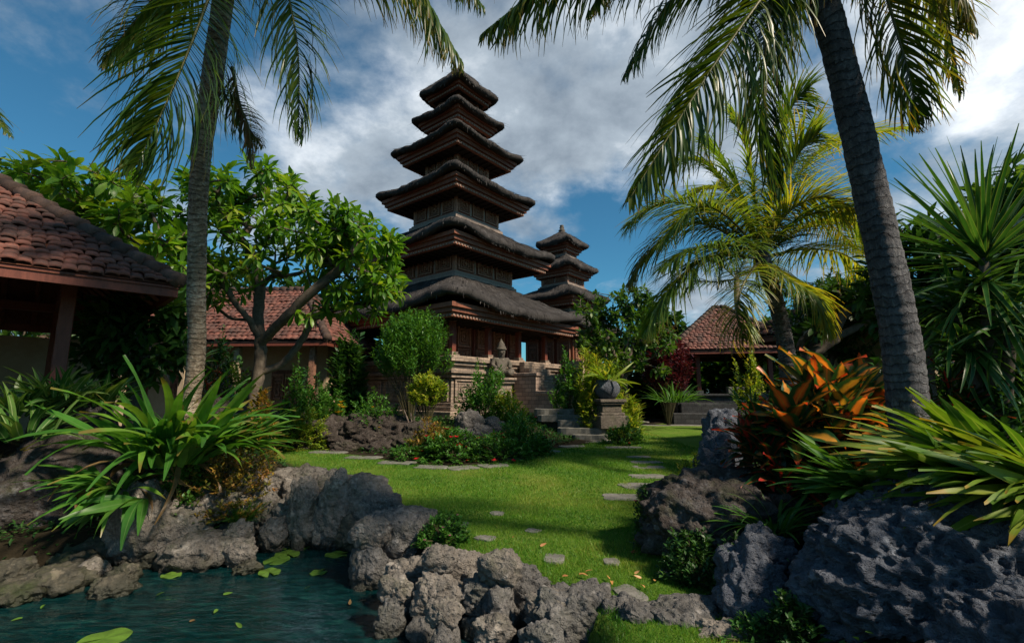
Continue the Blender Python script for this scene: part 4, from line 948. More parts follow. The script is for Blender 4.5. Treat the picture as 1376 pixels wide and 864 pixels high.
def tiled_roof(parent, hx, hy, ze, zt_, rx=0.0, tw=0.21, tl=0.27, cen=(0, 0), under='soffit', ov=0.12, rr=0.13):
    """hipped tile roof: half sizes hx, hy; ridge half length rx along x"""
    cx, cy = cen
    E = [np.array((cx-hx, cy-hy, ze)), np.array((cx+hx, cy-hy, ze)), np.array((cx+hx, cy+hy, ze)), np.array((cx-hx, cy+hy, ze))]; Rg = [np.array((cx-rx, cy, zt_)), np.array((cx+rx, cy, zt_))]
    mb = MB()
    for A, B, C_, D in ((E[0], E[1], Rg[1], Rg[0]), (E[1], E[2], Rg[1], Rg[1]), (E[2], E[3], Rg[0], Rg[1]), (E[3], E[0], Rg[0], Rg[0])): tile_face(mb, A, B, C_, D, tw, tl)
    roof = mb.build('roof', M['tile'], parent, smooth=True)
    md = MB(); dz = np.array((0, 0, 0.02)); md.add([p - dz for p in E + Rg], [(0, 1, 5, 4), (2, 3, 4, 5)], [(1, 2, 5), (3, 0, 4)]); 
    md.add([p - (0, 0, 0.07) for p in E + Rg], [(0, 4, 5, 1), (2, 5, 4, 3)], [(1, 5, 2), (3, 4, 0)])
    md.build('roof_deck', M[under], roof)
    mr = MB()
    for a, b in ((0, 0), (1, 1), (2, 1), (3, 0)): hip_ridge(mr, E[a], Rg[b], rr)
    if rx: hip_ridge(mr, Rg[0], Rg[1], rr)
    mr.build('ridge_tiles', M['ridge'], roof, smooth=True)
    f = MB()
    def fb(a, b, z0, z1, t): f.frame(a, a-t, z0, z1, b, b-t)
    mf = MB(); mf.frame(hx-0.02, hx-0.09, ze-0.19, ze-0.03, hy-0.02, hy-0.09); mf.V = [v + (cx, cy, 0) for v in mf.V]; mf.build('fascia', M['redwood'], roof)
    # rafters
    rf = MB(); n = int(2*hx/0.5)
    for i in range(1, n):
        x = -hx + i*2*hx/n; t = min(1, (hx-abs(x))/(hx-rx) if abs(x) > rx else 1)
        for sg in (-1, 1):
            a = Vector((cx+x, cy+sg*(hy-0.1), ze-0.10)); b = Vector((cx+x, cy+sg*hy*(1-t), ze+(zt_-ze)*t-0.14)); rf.tube([a, b], 0.045, 4)
    n = int(2*hy/0.5)
    for i in range(1, n):
        y = -hy + i*2*hy/n; t = (hy-abs(y))/hy
        for sg in (-1, 1):
            a = Vector((cx+sg*(hx-0.1), cy+y, ze-0.10)); b = Vector((cx+sg*(hx-(hx-rx)*t), cy+y, ze+(zt_-ze)*t-0.14)); rf.tube([a, b], 0.045, 4)
    rf.build('rafters', M['wood'], roof)
    return roof

def build_left_pavilion():
    Cn = PX(243, 383, 10.0); ze = Cn.z; GZ = 0.45; hx = 3.6
    root = empty('garden_pavilion', (Cn.x - hx*math.sqrt(2), Cn.y, GZ), R(45), 'open pavilion with red clay tile roof, dark rafters and reddish timber post at the left', 'pavilion')
    # local corner (+x,-y) points at the garden
    roof = tiled_roof(root, hx, hx, ze-GZ, ze-GZ+2.75, 0.0, tw=0.14, tl=0.155, under='wood', rr=0.11)
    for x, y in ((1, -1), (1, 1), (-1, -1), (-1, 1)):
        i = hx - 1.17; mb = MB(); mb.box((x*i-.085, y*i-.085, 0.0), (x*i+.085, y*i+.085, ze-GZ+0.25)); po = mb.build('post', M['redwood'], root, bevel=0.012)
        mb = MB(); mb.box((x*i-.15, y*i-.15, -0.4), (x*i+.15, y*i+.15, 0.0)); mb.build('post_base', M['slab'], po, bevel=0.02)
    mb = MB(); i = hx-1.17; mb.frame(i+.07, i-.07, ze-GZ+0.16, ze-GZ+0.34); mb.build('beam', M['redwood'], root)
    mb = MB(); mb.box((-hx+.9, hx-.5, -0.5), (hx-.1, hx-.3, ze-GZ-0.35)); mb.box((-hx+.7, -hx+.5, -0.5), (-hx+.9, hx-.5, ze-GZ-0.35)); mb.build('wall', M['plaster'], root)
    mb = MB(); mb.box((-i-.4, -i-.4, -0.6), (i+.4, i+.4, 0.02)); mb.build('floor_platform', M['slab'], root)
build_left_pavilion()
def build_back_house():
    Y = 23.0; a = PX(455, 458, Y); GZ = 0.35; ze = a.z - GZ; hx, hy = 5.2, 3.2; cx = a.x - hx
    root = empty('garden_house', (cx, a.y + hy, GZ), R(-4), 'low house with pink red tiled roof and cream walls behind the frangipani tree', 'house')
    tiled_roof(root, hx, hy, ze, ze+2.4, 2.6, tw=0.20, tl=0.24)
    w = MB(); w.box((-hx+.9, -hy+2.0, -0.5), (hx-.9, hy-.9, ze+.3)); wall = w.build('wall', M['plaster'], root)
    for x in (-3.2, -1.2, 0.9, 2.75):
        d = MB(); d.box((x-.55, -hy+1.96, 0.0), (x+.55, -hy+2.05, 2.15)); dd = d.build('door', M['wood'], root)
        for s in (-1, 1): panel(dd, Matrix.Translation((x+s*.26, -hy+1.955, 1.45)), 0.46, 1.1); panel(dd, Matrix.Translation((x+s*.26, -hy+1.955, 0.45)), 0.46, 0.7)
    f = MB(); x = 3.72; f.box((x-.2, -hy+1.97, 1.0), (x+.2, -hy+2.04, 1.75)); fo = f.build('window', M['redwood'], root); p = MB(); p.box((x-.14, -hy+1.955, 1.08), (x+.14, -hy+1.968, 1.68)); p.build('pane', M['soffit'], fo)
    for x in (-4.6, -2.2, 0.0, 1.9, 4.55):
        c = MB(); c.box((x-.09, -hy+.28, -0.3), (x+.09, -hy+.46, ze)); c.build('post', M['carved' if x > 4 else 'plaster'], root)
    c = MB(); c.box((-hx+.3, -hy+.2, -.6), (hx-.3, hy-.3, 0.0)); c.build('terrace', M['slab'], root, bevel=0.02)
build_back_house()
def build_right_pavilion():
    Y = 31.0; GZ = 0.35; c = PX(972, 500, Y+3.6); ze = PX(940, 470, Y).z - GZ; zt_ = PX(980, 414, Y+3.6).z - GZ; hx = 2.9
    root = empty('garden_pavilion', (c.x, c.y, GZ), R(-12), 'small open pavilion with red tiled pyramid roof on black stone steps behind the lawn', 'pavilion')
    tiled_roof(root, hx, hx, ze, zt_, 0.25, tw=0.19, tl=0.2, rr=0.12)
    pt = PX(940, 529, Y).z - GZ
    for x, y in ((-1, -1), (1, -1), (1, 1), (-1, 1), (-0.72, -1), (0.72, -1)):
        i = hx-0.75; m = MB(); m.box((x*i-.09, y*i-.09, pt+.15), (x*i+.09, y*i+.09, ze+.2)); po = m.build('post', M['redwood'], root, bevel=0.01); m = MB(); m.box((x*i-.16, y*i-.16, pt), (x*i+.16, y*i+.16, pt+.15)); m.build('post_base', M['blackstone'], po)
    m = MB(); i = hx-.75; m.frame(i+.08, i-.08, ze+.0, ze+.2); m.build('beam', M['wood'], root)
    m = MB(); k = pt/3; m.box((-hx+.3, -hx+.3, -0.3), (hx-.3, hx-.3, pt)); m.box((-hx+.2, -hx+.2, pt-.1), (hx-.2, hx-.2, pt-.003)); m.box((-hx+.4, -hx-.1, -.3), (hx-.8, -hx+.298, 2*k)); m.box((-hx, -hx-.6, -.3), (hx-.4, -hx-.102, k)); m.build('platform', M['blackstone'], root, bevel=0.02)
    m = MB(); m.box((-.4, -i-.5, pt+.002), (.9, -i-.02, pt+.3)); m.build('bench', M['slab'], root, bevel=.02)
build_right_pavilion()
def build_right_house():
    Y = 15.5; a = PX(1300, 480, Y); GZ = 0.4
    root = empty('garden_house', (a.x, a.y+2.2, GZ), R(28), 'shaded cream house with brown tiled roof and orange posts among the trees', 'house')
    ze = PX(1235, 425, Y-1).z - GZ
    tiled_roof(root, 2.6, 2.4, ze, ze+1.35, 0.9, tw=0.24, tl=0.28)
    m = MB(); m.box((-1.8, -1.6, -0.4), (1.9, 1.7, ze+.25)); m.build('wall', M['plaster'], root)
    for x in (-2.1, -1.0, 0.4, 1.9): m = MB(); m.box((x-.08, -2.05, -.2), (x+.08, -1.89, ze)); m.build('post', M['redwood'], root)
    m = MB(); m.box((-.9, -1.66, 0), (.2, -1.58, 2.0)); d = m.build('door', M['wood'], root); panel(d, Matrix.Translation((-.35, -1.665, 1.2)), .9, 1.3)
    m = MB(); m.box((-2.3, -2.2, -.5), (2.2, 1.9, 0)); m.build('terrace', M['slab'], root)
build_right_house()

# ------------------------------------------------------------------ paving
def gpt(px, py):
    """photo pixel -> point on the terrain"""
    z = 0.0
    for _ in range(6): p = GX(px, py, z); z = gh(p.x, p.y)
    return Vector((p.x, p.y, z))
def slab_stone(name, c, wx, wy, label, cat='stone', group=None, th=0.07, rz=0.0, corners=9, mat='slab', p=4, up=0.010):
    n = corners*4; t = np.linspace(0, 2*np.pi, n, endpoint=False); x, y = sq(t, wx/2, p, wy/2); s = rng.uniform(0, 99)
    k = np.array([1 + 0.16*noise.noise(Vector((math.cos(a)*1.6+s, math.sin(a)*1.6, s))) + 0.05*noise.noise(Vector((math.cos(a)*6+s, math.sin(a)*6, s))) for a in t]); x, y = x*k, y*k
    rings = [(1.0, -th), (1.0, -0.012), (0.975, 0.0), (0.7, 0.002), (0.35, 0.0)]
    V = []; 
    for f, z in rings:
        for a, b in zip(x, y): V.append((a*f, b*f, z + (0.012*noise.noise(Vector((a*f*5+s, b*f*5, 0))) if z > -0.02 else 0)))
    V.append((0, 0, 0)); m = len(rings); i = np.arange(m-1)[:, None]*n; j = np.arange(n)[None]; kk = (j+1) % n
    mb = MB(); jj = np.arange(n); mb.add(V, np.stack([i+j, i+kk, i+n+kk, i+n+j], -1).reshape(-1, 4), np.stack([np.full(n, m*n), (m-1)*n+jj, (m-1)*n+(jj+1) % n], -1), attr=(0.5, 0, 0))
    o = mb.build(name, M[mat], smooth=False); o.location = (c[0], c[1], c[2] + up); o.rotation_euler = (0, 0, rz); return tag(o, label, cat, group)
STONES = []
def lawn_stone(px, py, wpx, wy, label, group, rz=0.0):
    c = gpt(px, py); w = wpx*c.y/FPX; slab_stone('stepping_stone', c, w, wy, label, 'stepping stone', group, rz=rz); STONES.append((c.x, c.y, min(w, wy)/2*1.05))
    if w > wy*1.25: STONES.append((c.x-w*.28, c.y, wy/2)); STONES.append((c.x+w*.28, c.y, wy/2))
ORD = ['nearest to the camera, a dark rounded slab', 'second from the near end, the widest flat slab', 'third from the near end','fourth from the near end', 'fifth from the near end', 'sixth from the near end, rather short', 'seventh from the near end, long and thin', 'farthest, close to the stone steps']
for k, (x, y, w, d) in enumerate([(838,668,48,.42), (863,653,47,.52), (871,640,42,.42), (872,628,36,.36), (868,621,36,.36), (858,614,28,.34), (838,601,44,.4), (800,592,40,.4)]):
    lawn_stone(x, y, w*1.15, d*1.1, 'stepping stone in the lawn row, ' + ORD[k], 'stepping stones across the lawn', rng.normal(0, .08))
for x, y, w, d, l in [(745,750,26,.26,'pale half buried stone in the near middle of the lawn'), (912,770,42,.26,'cracked flat stone in the grass near the mossy boulder'), (846,797,34,.3,'flat stone just behind the near rock border'),
        (688,757,30,.24,'worn stone in the grass behind the near rocks of the pond'), (652,723,26,.2,'small oblong stone beside the flowering tuft on the pond edge'), (716,713,20,.16,'tiny stone buried in the middle of the lawn'),
        (618,705,22,.2,'narrow stone at the lawn edge above the flowering tuft'), (668,690,18,.16,'small dark stone sunk in the centre of the lawn'), (604,698,16,.14,'smallest stone at the lawn edge by the red flower'), (821,754,20,.2,'slanted sliver of stone in the grass in front of the mossy boulder')]:
    lawn_stone(x, y, w, d, l, 'half buried stones in the near lawn', rng.normal(0, .4))
for k, (x, y, w) in enumerate([(352,598,40),(392,603,46),(440,608,50),(487,615,48),(533,622,50),(580,628,44),(622,629,40),(662,626,40),(698,616,36),(735,607,36),(768,600,34)]):
    c = gpt(x, y); slab_stone('edging_stone', c, w*c.y/FPX*0.97, 0.42, 'flat grey edging slab between the lawn and the rocky central bed', 'edging slab', 'edging slabs round the central bed', rz=-0.2 if k < 6 else 0.45, p=7, up=0.02)
# dry path and far pond rims
for k, (x, y, w, d, l) in enumerate([(365,577,60,.5,'flat path slab beyond the left bed, lower of the pair'), (345,571,60,.5,'flat path slab beyond the left bed, upper of the pair')]):
    c = gpt(x, y); slab_stone('path_slab', c, w*c.y/FPX, d, l, 'path slab', 'path slabs by the frangipani', p=7, up=.05)
for k, (x, y, w, z, l) in enumerate([(880,553,90,.45,'long thin rim slab along the far side of the small rear pool'), (958,556,90,.45,'rim slab of the rear pool below the pavilion steps'), (850,566,40,.35,'short rim slab at the left corner of the rear pool'), (905,571,80,.30,'near rim slab of the rear pool where the lawn ends'), (975,568,70,.32,'near rim slab of the rear pool beside the dark rock')]):
    c = GX(x, y, z); slab_stone('rim_slab', Vector((c.x, c.y, z)), w*c.y/FPX, .7, l, 'rim slab', 'rim slabs of the rear pool', th=.35, p=8, up=0.0)
c = GX(912, 561, .36); mb = MB(); mb.box((c.x-2.6, c.y-1.4, .1), (c.x+2.2, c.y+1.4, .34)); wm, wnt, wb, wo = newmat('dark_still_water'); wb.inputs['Base Color'].default_value = (.004,.012,.012,1); wb.inputs['Roughness'].default_value = .05; tag(mb.build('rear_pool_water', wm), kind='structure')
# stone steps up to the tower
for k, (x, y, w, h, l) in enumerate([(800,592,54,10,'lowest weathered step slab beside the lawn'), (793,583,44,9,'second step slab from the lawn'), (783,574,60,8,'wide third step slab under the lime bush'), (776,564,46,8,'fourth step slab, dark and mossy'), (756,557,60,8,'fifth step slab half hidden by shrubs'), (745,549,52,8,'topmost step slab below the stair')]):
    Y = 21.6 + k*0.55; p = PX(x, y, Y); w_ = w*p.y/FPX
    slab_stone('step_slab', Vector((p.x, p.y, p.z)), w_, 0.85, l, 'stone step', 'stone steps up to the tower', th=0.22 if k < 5 else .3, p=9, rz=-0.25, up=0)
    slab_stone('step_riser_stone', Vector((p.x-.05, p.y+.1, p.z-.225)), w_*.9, 0.7, 'rough dark stone bearing the slab above it in the garden steps', 'stone', 'stones under the garden steps', th=0.6, p=6, rz=-0.25, up=0, mat='wetstone')
# urn on pedestal
def build_urn():
    Y = 22.5; p = PX(816, 562, Y); root = empty('stone_urn', (p.x, p.y, p.z), .3, 'dark round stone urn on a square carved pedestal right of the garden steps', 'urn'); s = p.y/FPX
    mb = MB(); 
    for a, z0, z1 in ((20, -12, 4), (17, 4.1, 8), (14, 8.1, 18), (17, 18.1, 21), (19, 21.1, 25)): mb.box((-a*s, -a*s, z0*s), (a*s, a*s, z1*s))
    mb.build('pedestal', M['statue'], root, bevel=.02)
    mb = MB(); mb.lathe([(9*s, 25*s), (12*s, 27*s), (17*s, 34*s), (18*s, 40*s), (15*s, 46*s), (13*s, 48*s), (15*s, 50*s), (12*s, 50*s), (10*s, 44*s)], 24); mb.build('urn_bowl', M['lava'], root, smooth=True)
    clump('urn_plant', (p.x, p.y, p.z+46*s), 'arching pale green fronds spilling from the stone urn', 'shrub_lime', 34, (.7, 1.3), .09, (10, 80), bend=(.8, 1.8), spread=.1)
build_urn()

# ------------------------------------------------------------------ rocks
RIM = 'rough coral rocks round the pond'
for i, (x, y, w, h, Y, m, l) in enumerate([
    (775,832,122,84,5.7,'coral_dark','large pitted coral rock at the bottom centre of the pond border'),
    (840,824,54,46,5.6,'coral_dark','small knobbly rock wedged between the two near border rocks'),
    (918,846,140,70,5.25,'coral_dark','broad low coral rock at the bottom edge where the lawn ends'),
    (596,822,46,34,7,'coral','cobble at the water before the lumpy grey border rock'),
    (664,846,50,36,6.4,'coral','cobble at the water before the dark layered rock'),
    (728,858,56,40,6,'coral_dark','cobble at the water left of the largest border rock'),
    (530,790,44,34,7.5,'coral','cobble at the foot of the tall dark border rock'),
    (738,818,62,54,6,'coral','squat coral rock between the two biggest rocks of the near border'),
    (652,800,64,48,6.6,'coral_dark','rounded knob of coral at the water below the brownish border rock'),
    (588,800,70,52,7,'coral','low coral rock at the water between the pale rounded one and the lumpy grey one'),
    (590,752,50,40,7.6,'coral','small coral rock beside the flowering tuft'),
    (498,722,54,54,8.6,'coral','coral rock low in the water at the mouth of the cave'),
    (866,838,74,46,5.4,'coral_dark','dark coral lump between the knobbly rock and the broad low one'),
    (978,856,76,36,5.1,'coral','last low coral rock of the border, by the lava rocks'),
    (692,802,108,78,6.3,'coral_dark','dark layered coral rock, second from the bottom along the pond border'),
    (622,776,92,66,7.1,'coral','lumpy grey coral rock on the pond border below the flowering tuft'),
    (672,762,60,44,7.2,'coral','brownish coral rock behind the lumpy one, touching the lawn'),
    (556,776,78,52,7.3,'coral','pale rounded coral rock at the water under the tall border rocks'),
    (530,728,84,84,8.0,'coral_dark','tall dark coral rock rising from the pond at the bend of the border'),
    (553,712,62,64,8.3,'coral','upright coral rock in front of the red bromeliad'),
    (505,690,74,62,9.0,'coral_dark','grey coral rock above the small pond cave, right side'),
    (474,664,112,52,9.7,'coral','long coral rock forming the roof of the small pond cave'),
    (440,652,64,40,10.2,'coral','weathered coral rock left of the cave roof rock'),
    (402,640,90,26,10.6,'coral','flat topped coral rock at the far end of the pond, by the lawn'),
    (372,655,56,40,10.2,'coral','blocky coral rock behind the golden shrub'),
    (420,668,66,34,9.6,'coral','stacked coral rock under the flat topped one'),
    (392,690,80,34,9.2,'coral','rounded coral rock low above the pebbles of the far pond end'),
    (352,682,50,46,9.2,'coral','egg shaped coral rock beside the grass tuft'),
    (325,652,96,44,9.6,'coral','long pale coral rock below the golden shrub'),
    (290,682,90,56,8.9,'coral','broad sloping coral rock left of the grass tuft'),
    (232,706,92,58,8.2,'coral','dark split coral rock above the pond in the left bank'),
    (186,692,84,84,8.0,'coral','tall pale coral boulder under the drooping lily leaves'),
    (268,738,112,44,8.0,'coral','long coral rock just above the water of the left bank'),
    (318,712,44,26,8.3,'coral','small loaf shaped coral rock on top of the bank by the grass tuft'),
    (322,744,46,46,7.9,'coral','square coral rock standing in the water below the grass tuft'),
    (384,716,40,22,8.9,'wetstone','wet grey stone at the waterline near the lily pads'),
    (330,766,38,20,7.6,'wetstone','wet stone under the square coral rock'),
    (470,705,44,24,9.2,'wetstone','dark stone inside the small pond cave'),
    (425,702,44,22,9.4,'wetstone','greenish stone at the mouth of the pond cave'),
    (118,768,52,34,8.0,'coral','pale coral stone on the dark left shore'),
    (70,778,100,34,7.7,'wetstone','flat mossy stone along the left shore at the water'),
    (82,752,54,28,8.1,'wetstone','greenish stone behind the flat mossy shore stone'),
    (38,742,70,34,8.1,'wetstone','dull green stone on the left shore below the blue grey boulder'),
    (12,770,60,40,7.7,'wetstone','smooth grey slab stone at the left edge of the picture by the water'),
    (165,770,44,26,8.0,'wetstone','half sunken stone in the left shadowed shore'),
    (60,724,80,30,8.3,'wetstone','dark flat stone under the low drooping leaves at the left'),
    (130,738,120,56,8,'wetstone','dark lumpy stone in the shadow below the drooping lily leaves'), (28,716,120,64,8,'wetstone','dark shore rock under the blue grey boulder'), (200,752,90,44,8,'wetstone','dark stone between the left shore and the pale bank rocks'), (96,758,70,36,8,'wetstone','mossy cobble in the middle of the left shore'), (150,786,60,22,8,'wetstone','flat wet stone just above the water at the left shore'), (20,792,90,24,8,'wetstone','long low stone at the water in the left corner')]):
    prock(x, y, w*(.98 if x > 485 else .86), h*(.9 if x > 485 else .84), Y, i+1, l, mat=m, sub=6 if Y < 7.5 and w > 60 else 5, group=RIM, rz=rng.uniform(-.3, .3), rough=.75 if x > 485 else 1.05, flat=0.1, holes=0.15, lumps=.6 if x > 485 else .8, boxy=.82 if x > 485 else .9, rim=x > 485)
L2 = 'boulders of the left bed'
prock(40, 672, 190, 110, 8.4, 51, 'large blue grey boulder at the left edge above the pond', name='boulder', mat='moss', sub=5, group=L2, lumps=.7, flat=.5)
prock(95, 625, 170, 90, 9.2, 52, 'slanting dark boulder behind the blue grey one', name='boulder', mat='moss', sub=5, group=L2, flat=.7, lumps=.7)
prock(92, 570, 100, 76, 9.6, 53, 'square topped dark rock under the variegated plants', name='boulder', mat='moss', sub=5, group=L2, flat=1.0, lumps=.5)
# right side
rock('boulder', PX(1262, 800, 4.75) + Vector((0.22, 0.08, -0.10)), (0.98, 0.86, 0.86), 77, 'huge dark pitted lava boulder filling the lower right corner', 'lava', 7, cat='boulder', holes=0.85, lumps=.75, rough=1.0, rz=-0.1)
rock('boulder', PX(1390, 850, 4.1) + Vector((0.25, -.1, -.2)), (.9, .9, .66), 78, 'dark lava boulder at the right edge below the yellow green leaves', 'lava', 6, cat='boulder', holes=.6, rough=1.0)
prock(958, 692, 190, 108, 7.0, 60, 'large mossy brown boulder right of the stepping stones', name='boulder', mat='moss', sub=6, holes=.15, lumps=.8)
prock(1018, 816, 84, 110, 5.15, 61, 'tall narrow dark rock in front of the mossy boulder', mat='lava', sub=5, holes=.4)
prock(1024, 752, 96, 66, 5.6, 62, 'dark rock between the mossy boulder and the huge lava boulder', mat='lava', sub=5, holes=.4)
prock(975, 574, 62, 44, 10.5, 63, 'dark craggy rock highest on the right edge of the lawn', mat='lava', sub=5, holes=.4, rough=1.4)
prock(962, 614, 52, 50, 9.3, 64, 'dark craggy rock behind the yellow green tuft at the lawn edge', mat='lava', sub=5, holes=.4, rough=1.4)
prock(1062, 668, 60, 30, 6.6, 65, 'low stone hidden under the orange leaves', mat='moss', sub=4)
for i, (x, y, w, h, l) in enumerate([(348,664,44,30,'pale cobble under the golden shrub'),(398,672,40,28,'round cobble over the pebbly end of the pond'),(436,682,36,30,'round cobble left of the pond cave'),(262,700,44,34,'knobbly cobble between the broad sloping rock and the split one'),(300,722,40,30,'cobble under the loaf shaped rock'),(366,708,36,22,'cobble at the waterline behind the lily pads'),(246,748,40,28,'cobble at the water left of the long rock'),(410,656,40,26,'cobble wedged below the flat topped rock'),(452,648,40,24,'small pale rock at the far lawn edge of the pond')]):
    prock(x, y, w, h, 9.3 if y < 690 else 8.7, 140+i, l, mat='coral', sub=5, group=RIM, rough=.9, lumps=.7, dep=.9)
# rock pile of the central bed
PILE = 'lumps of the dark rock pile in the central bed'
for i, (x, y, w, h, Y, l) in enumerate([(440,580,60,60,19.2,'leftmost dark lump of the rock pile'), (478,572,70,44,19.6,'upper left lump of the rock pile, under the yellow flowers'), (525,574,76,50,19.6,'broad brown lump on top of the rock pile'), (470,600,60,34,18.4,'lower left lump of the rock pile by the edging'),
        (512,604,56,40,18.0,'lower middle lump of the rock pile'), (552,598,60,44,18.2,'lower right lump of the rock pile'), (565,578,50,40,19.0,'right shoulder lump of the rock pile'), (496,588,44,32,18.6,'pale lichened lump at the heart of the rock pile'), (532,590,40,30,18.4,'small round lump between the big ones of the pile'),
        (452,562,44,30,19.8,'small lump at the top left end of the rock pile'), (500,556,70,26,20.2,'long flat lump along the crest of the rock pile')]):
    prock(x, y+6, w*.95, h*.8, Y, 80+i, l, mat='pile', sub=5, group=PILE, rough=1.5, flat=.2, lumps=1.2)
CG = 'grey boulders among the shrubs of the central bed'
for i, (x, y, w, h, Y, l) in enumerate([(630,568,40,44,19.0,'tall rounded grey boulder above the red flowers'), (662,572,40,32,19.3,'brownish grey boulder right of the tall rounded one'), (622,586,50,28,18.4,'low grey boulder in front of the tall rounded one'), (646,584,34,36,18.2,'smooth grey boulder lowest among the red flowers')]):
    prock(x, y+3, w*.95, h*.85, Y, 100+i, l, mat='pile2', sub=5, group=CG, lumps=.8, rough=.7)
prock(300, 548, 60, 30, 16, 120, 'dark stone at the foot of the frangipani', mat='moss')
prock(380, 560, 60, 22, 19, 121, 'low dark stone by the path beyond the frangipani', mat='wetstone')

# ------------------------------------------------------------------ palms
def pp(*a): return [PX(*q) for q in a]
def gb(px, Y):  # terrain point in the column of a pixel
    p = PX(px, 500, Y); x = p.x; return Vector((x, p.y, gh(x, p.y)-.05))
def palm_left():
    tr = [gb(250, 9.6), PX(262, 500, 9.5), PX(264, 380, 9.2), PX(268, 240, 8.6), PX(284, 110, 8.0), PX(300, 0, 7.5), PX(308, -85, 7.2)]
    c = (308, -85, 7.2)
    F = [dict(pts=pp(c, (276,10,6.9), (232,120,6.75), (184,222,6.8)), LL=0.95, nrm=(0.25,-1,.25), W=.034, vee=.05),
         dict(pts=pp(c, (366,-62,7.0), (398,50,6.9), (402,185,6.9)), LL=0.72, nrm=(-.1,-1,.2), W=.032, vee=.05, n=70),
         dict(pts=pp(c, (430,-100,6.9), (540,-40,6.8), (622,86,6.8)), LL=0.80, W=.030, n=80, droop=(.6,1.2), vee=-.1),
         dict(pts=pp(c, (420,-140,7.3), (550,-110,7.4), (650,10,7.5)), LL=0.75, W=.03, n=80, droop=(.6,1.2), vee=-.1),
         dict(pts=pp((304,60,8.0), (300,120,8.2), (322,155,8.3), (352,196,8.3)), LL=0.42, W=.022, n=40, nrm=(-.2,-1,.2)),
         dict(pts=pp(c, (262,-60,7.1), (205,0,7.0), (140,80,6.9)), LL=0.75, W=.03, droop=(.5,1.1)),
         dict(pts=pp((312,90,8.0), (322,140,8.2), (335,175,8.2), (338,225,8.2)), LL=0.3, W=.02, n=30, mat='deadleaf'),
         dict(pts=pp(c, (320,-190,7.0), (360,-260,6.2), (420,-240,5.2)), LL=0.8), dict(pts=pp(c, (290,-200,7.4), (230,-260,8.4), (150,-220,9.6)), LL=0.8),
         dict(pts=pp(c, (280,-150,6.8), (180,-220,6.0), (60,-160,5.4)), LL=0.8), dict(pts=pp(c, (350,-150,8), (430,-200,9.2), (500,-150,10.4)), LL=0.8)]
    palm('palm_tree', 'coconut palm with blotchy brown trunk rising in front of the frangipani', tr, [.115, .113, .113, .114, .116, .118], F, rings=0.05, ringstep=.09)
palm_left()
def palm_right():
    tr = [gb(1238, 6.2), PX(1226, 590, 6.1), PX(1212, 470, 6.0), PX(1192, 360, 5.9), PX(1168, 250, 5.8), PX(1136, 110, 5.6), PX(1106, 0, 5.45), PX(1078, -105, 5.3)]
    c = (1078, -105, 5.3)
    F = [dict(pts=pp(c, (1042,-30,5.0), (955,95,4.9), (843,272,4.9)), LL=0.62, W=.027, n=85, nrm=(-.45,-.85,.5), vee=-.05),
         dict(pts=pp(c, (1040,-10,5.3), (1027,120,5.25), (1046,258,5.2)), LL=0.60, W=.026, n=85, nrm=(.15,-1,.1), sweep=(60,20)),
         dict(pts=pp(c, (1165,-60,5.3), (1210,60,5.3), (1236,165,5.3)), LL=0.58, W=.026, n=75, nrm=(-.2,-1,.2)),
         dict(pts=pp(c, (930,-100,4.9), (770,-45,4.8), (648,46,4.8)), LL=0.56, W=.024, n=90, droop=(.7,1.3), vee=-.15),
         dict(pts=pp(c, (1005,-75,5.4), (910,-10,5.6), (838,104,5.7)), LL=0.5, W=.022, n=70, droop=(.6,1.2)),
         dict(pts=pp(c, (1180,-90,5.6), (1260,-10,5.8), (1292,126,5.9)), LL=0.5, W=.022, n=70, droop=(.5,1.2)),
         dict(pts=pp(c, (1150,-130,5.0), (1240,-90,4.9), (1310,40,4.9)), LL=0.55, W=.025, n=75, droop=(.6,1.2), vee=-.1), dict(pts=pp(c, (1000,-130,5.1), (880,-110,5.0), (790,20,5.0)), LL=0.5, W=.024, n=75, droop=(.7,1.3), vee=-.1),
         dict(pts=pp(c, (1065,-40,5.6), (1045,10,5.8), (1020,70,5.9)), LL=0.45, W=.022, n=50, nrm=(0,-1,.2)),
         dict(pts=pp(c, (860,-150,4.7), (720,-120,4.4), (620,-10,4.3)), LL=0.5, W=.024, n=70, droop=(.7,1.3)),
         dict(pts=pp(c, (1090,-230,5.0), (1130,-300,4.2), (1200,-300,3.2)), LL=0.6), dict(pts=pp(c, (1060,-230,5.6), (1000,-300,6.6), (920,-260,7.8)), LL=0.6)]
    palm('palm_tree', 'thick grey ringed palm trunk leaning left beside the huge lava boulder', tr, [.18, .155, .143, .135, .127, .118, .11], F, bark='bark_grey', rings=0.05, ringstep=.085)
palm_right()
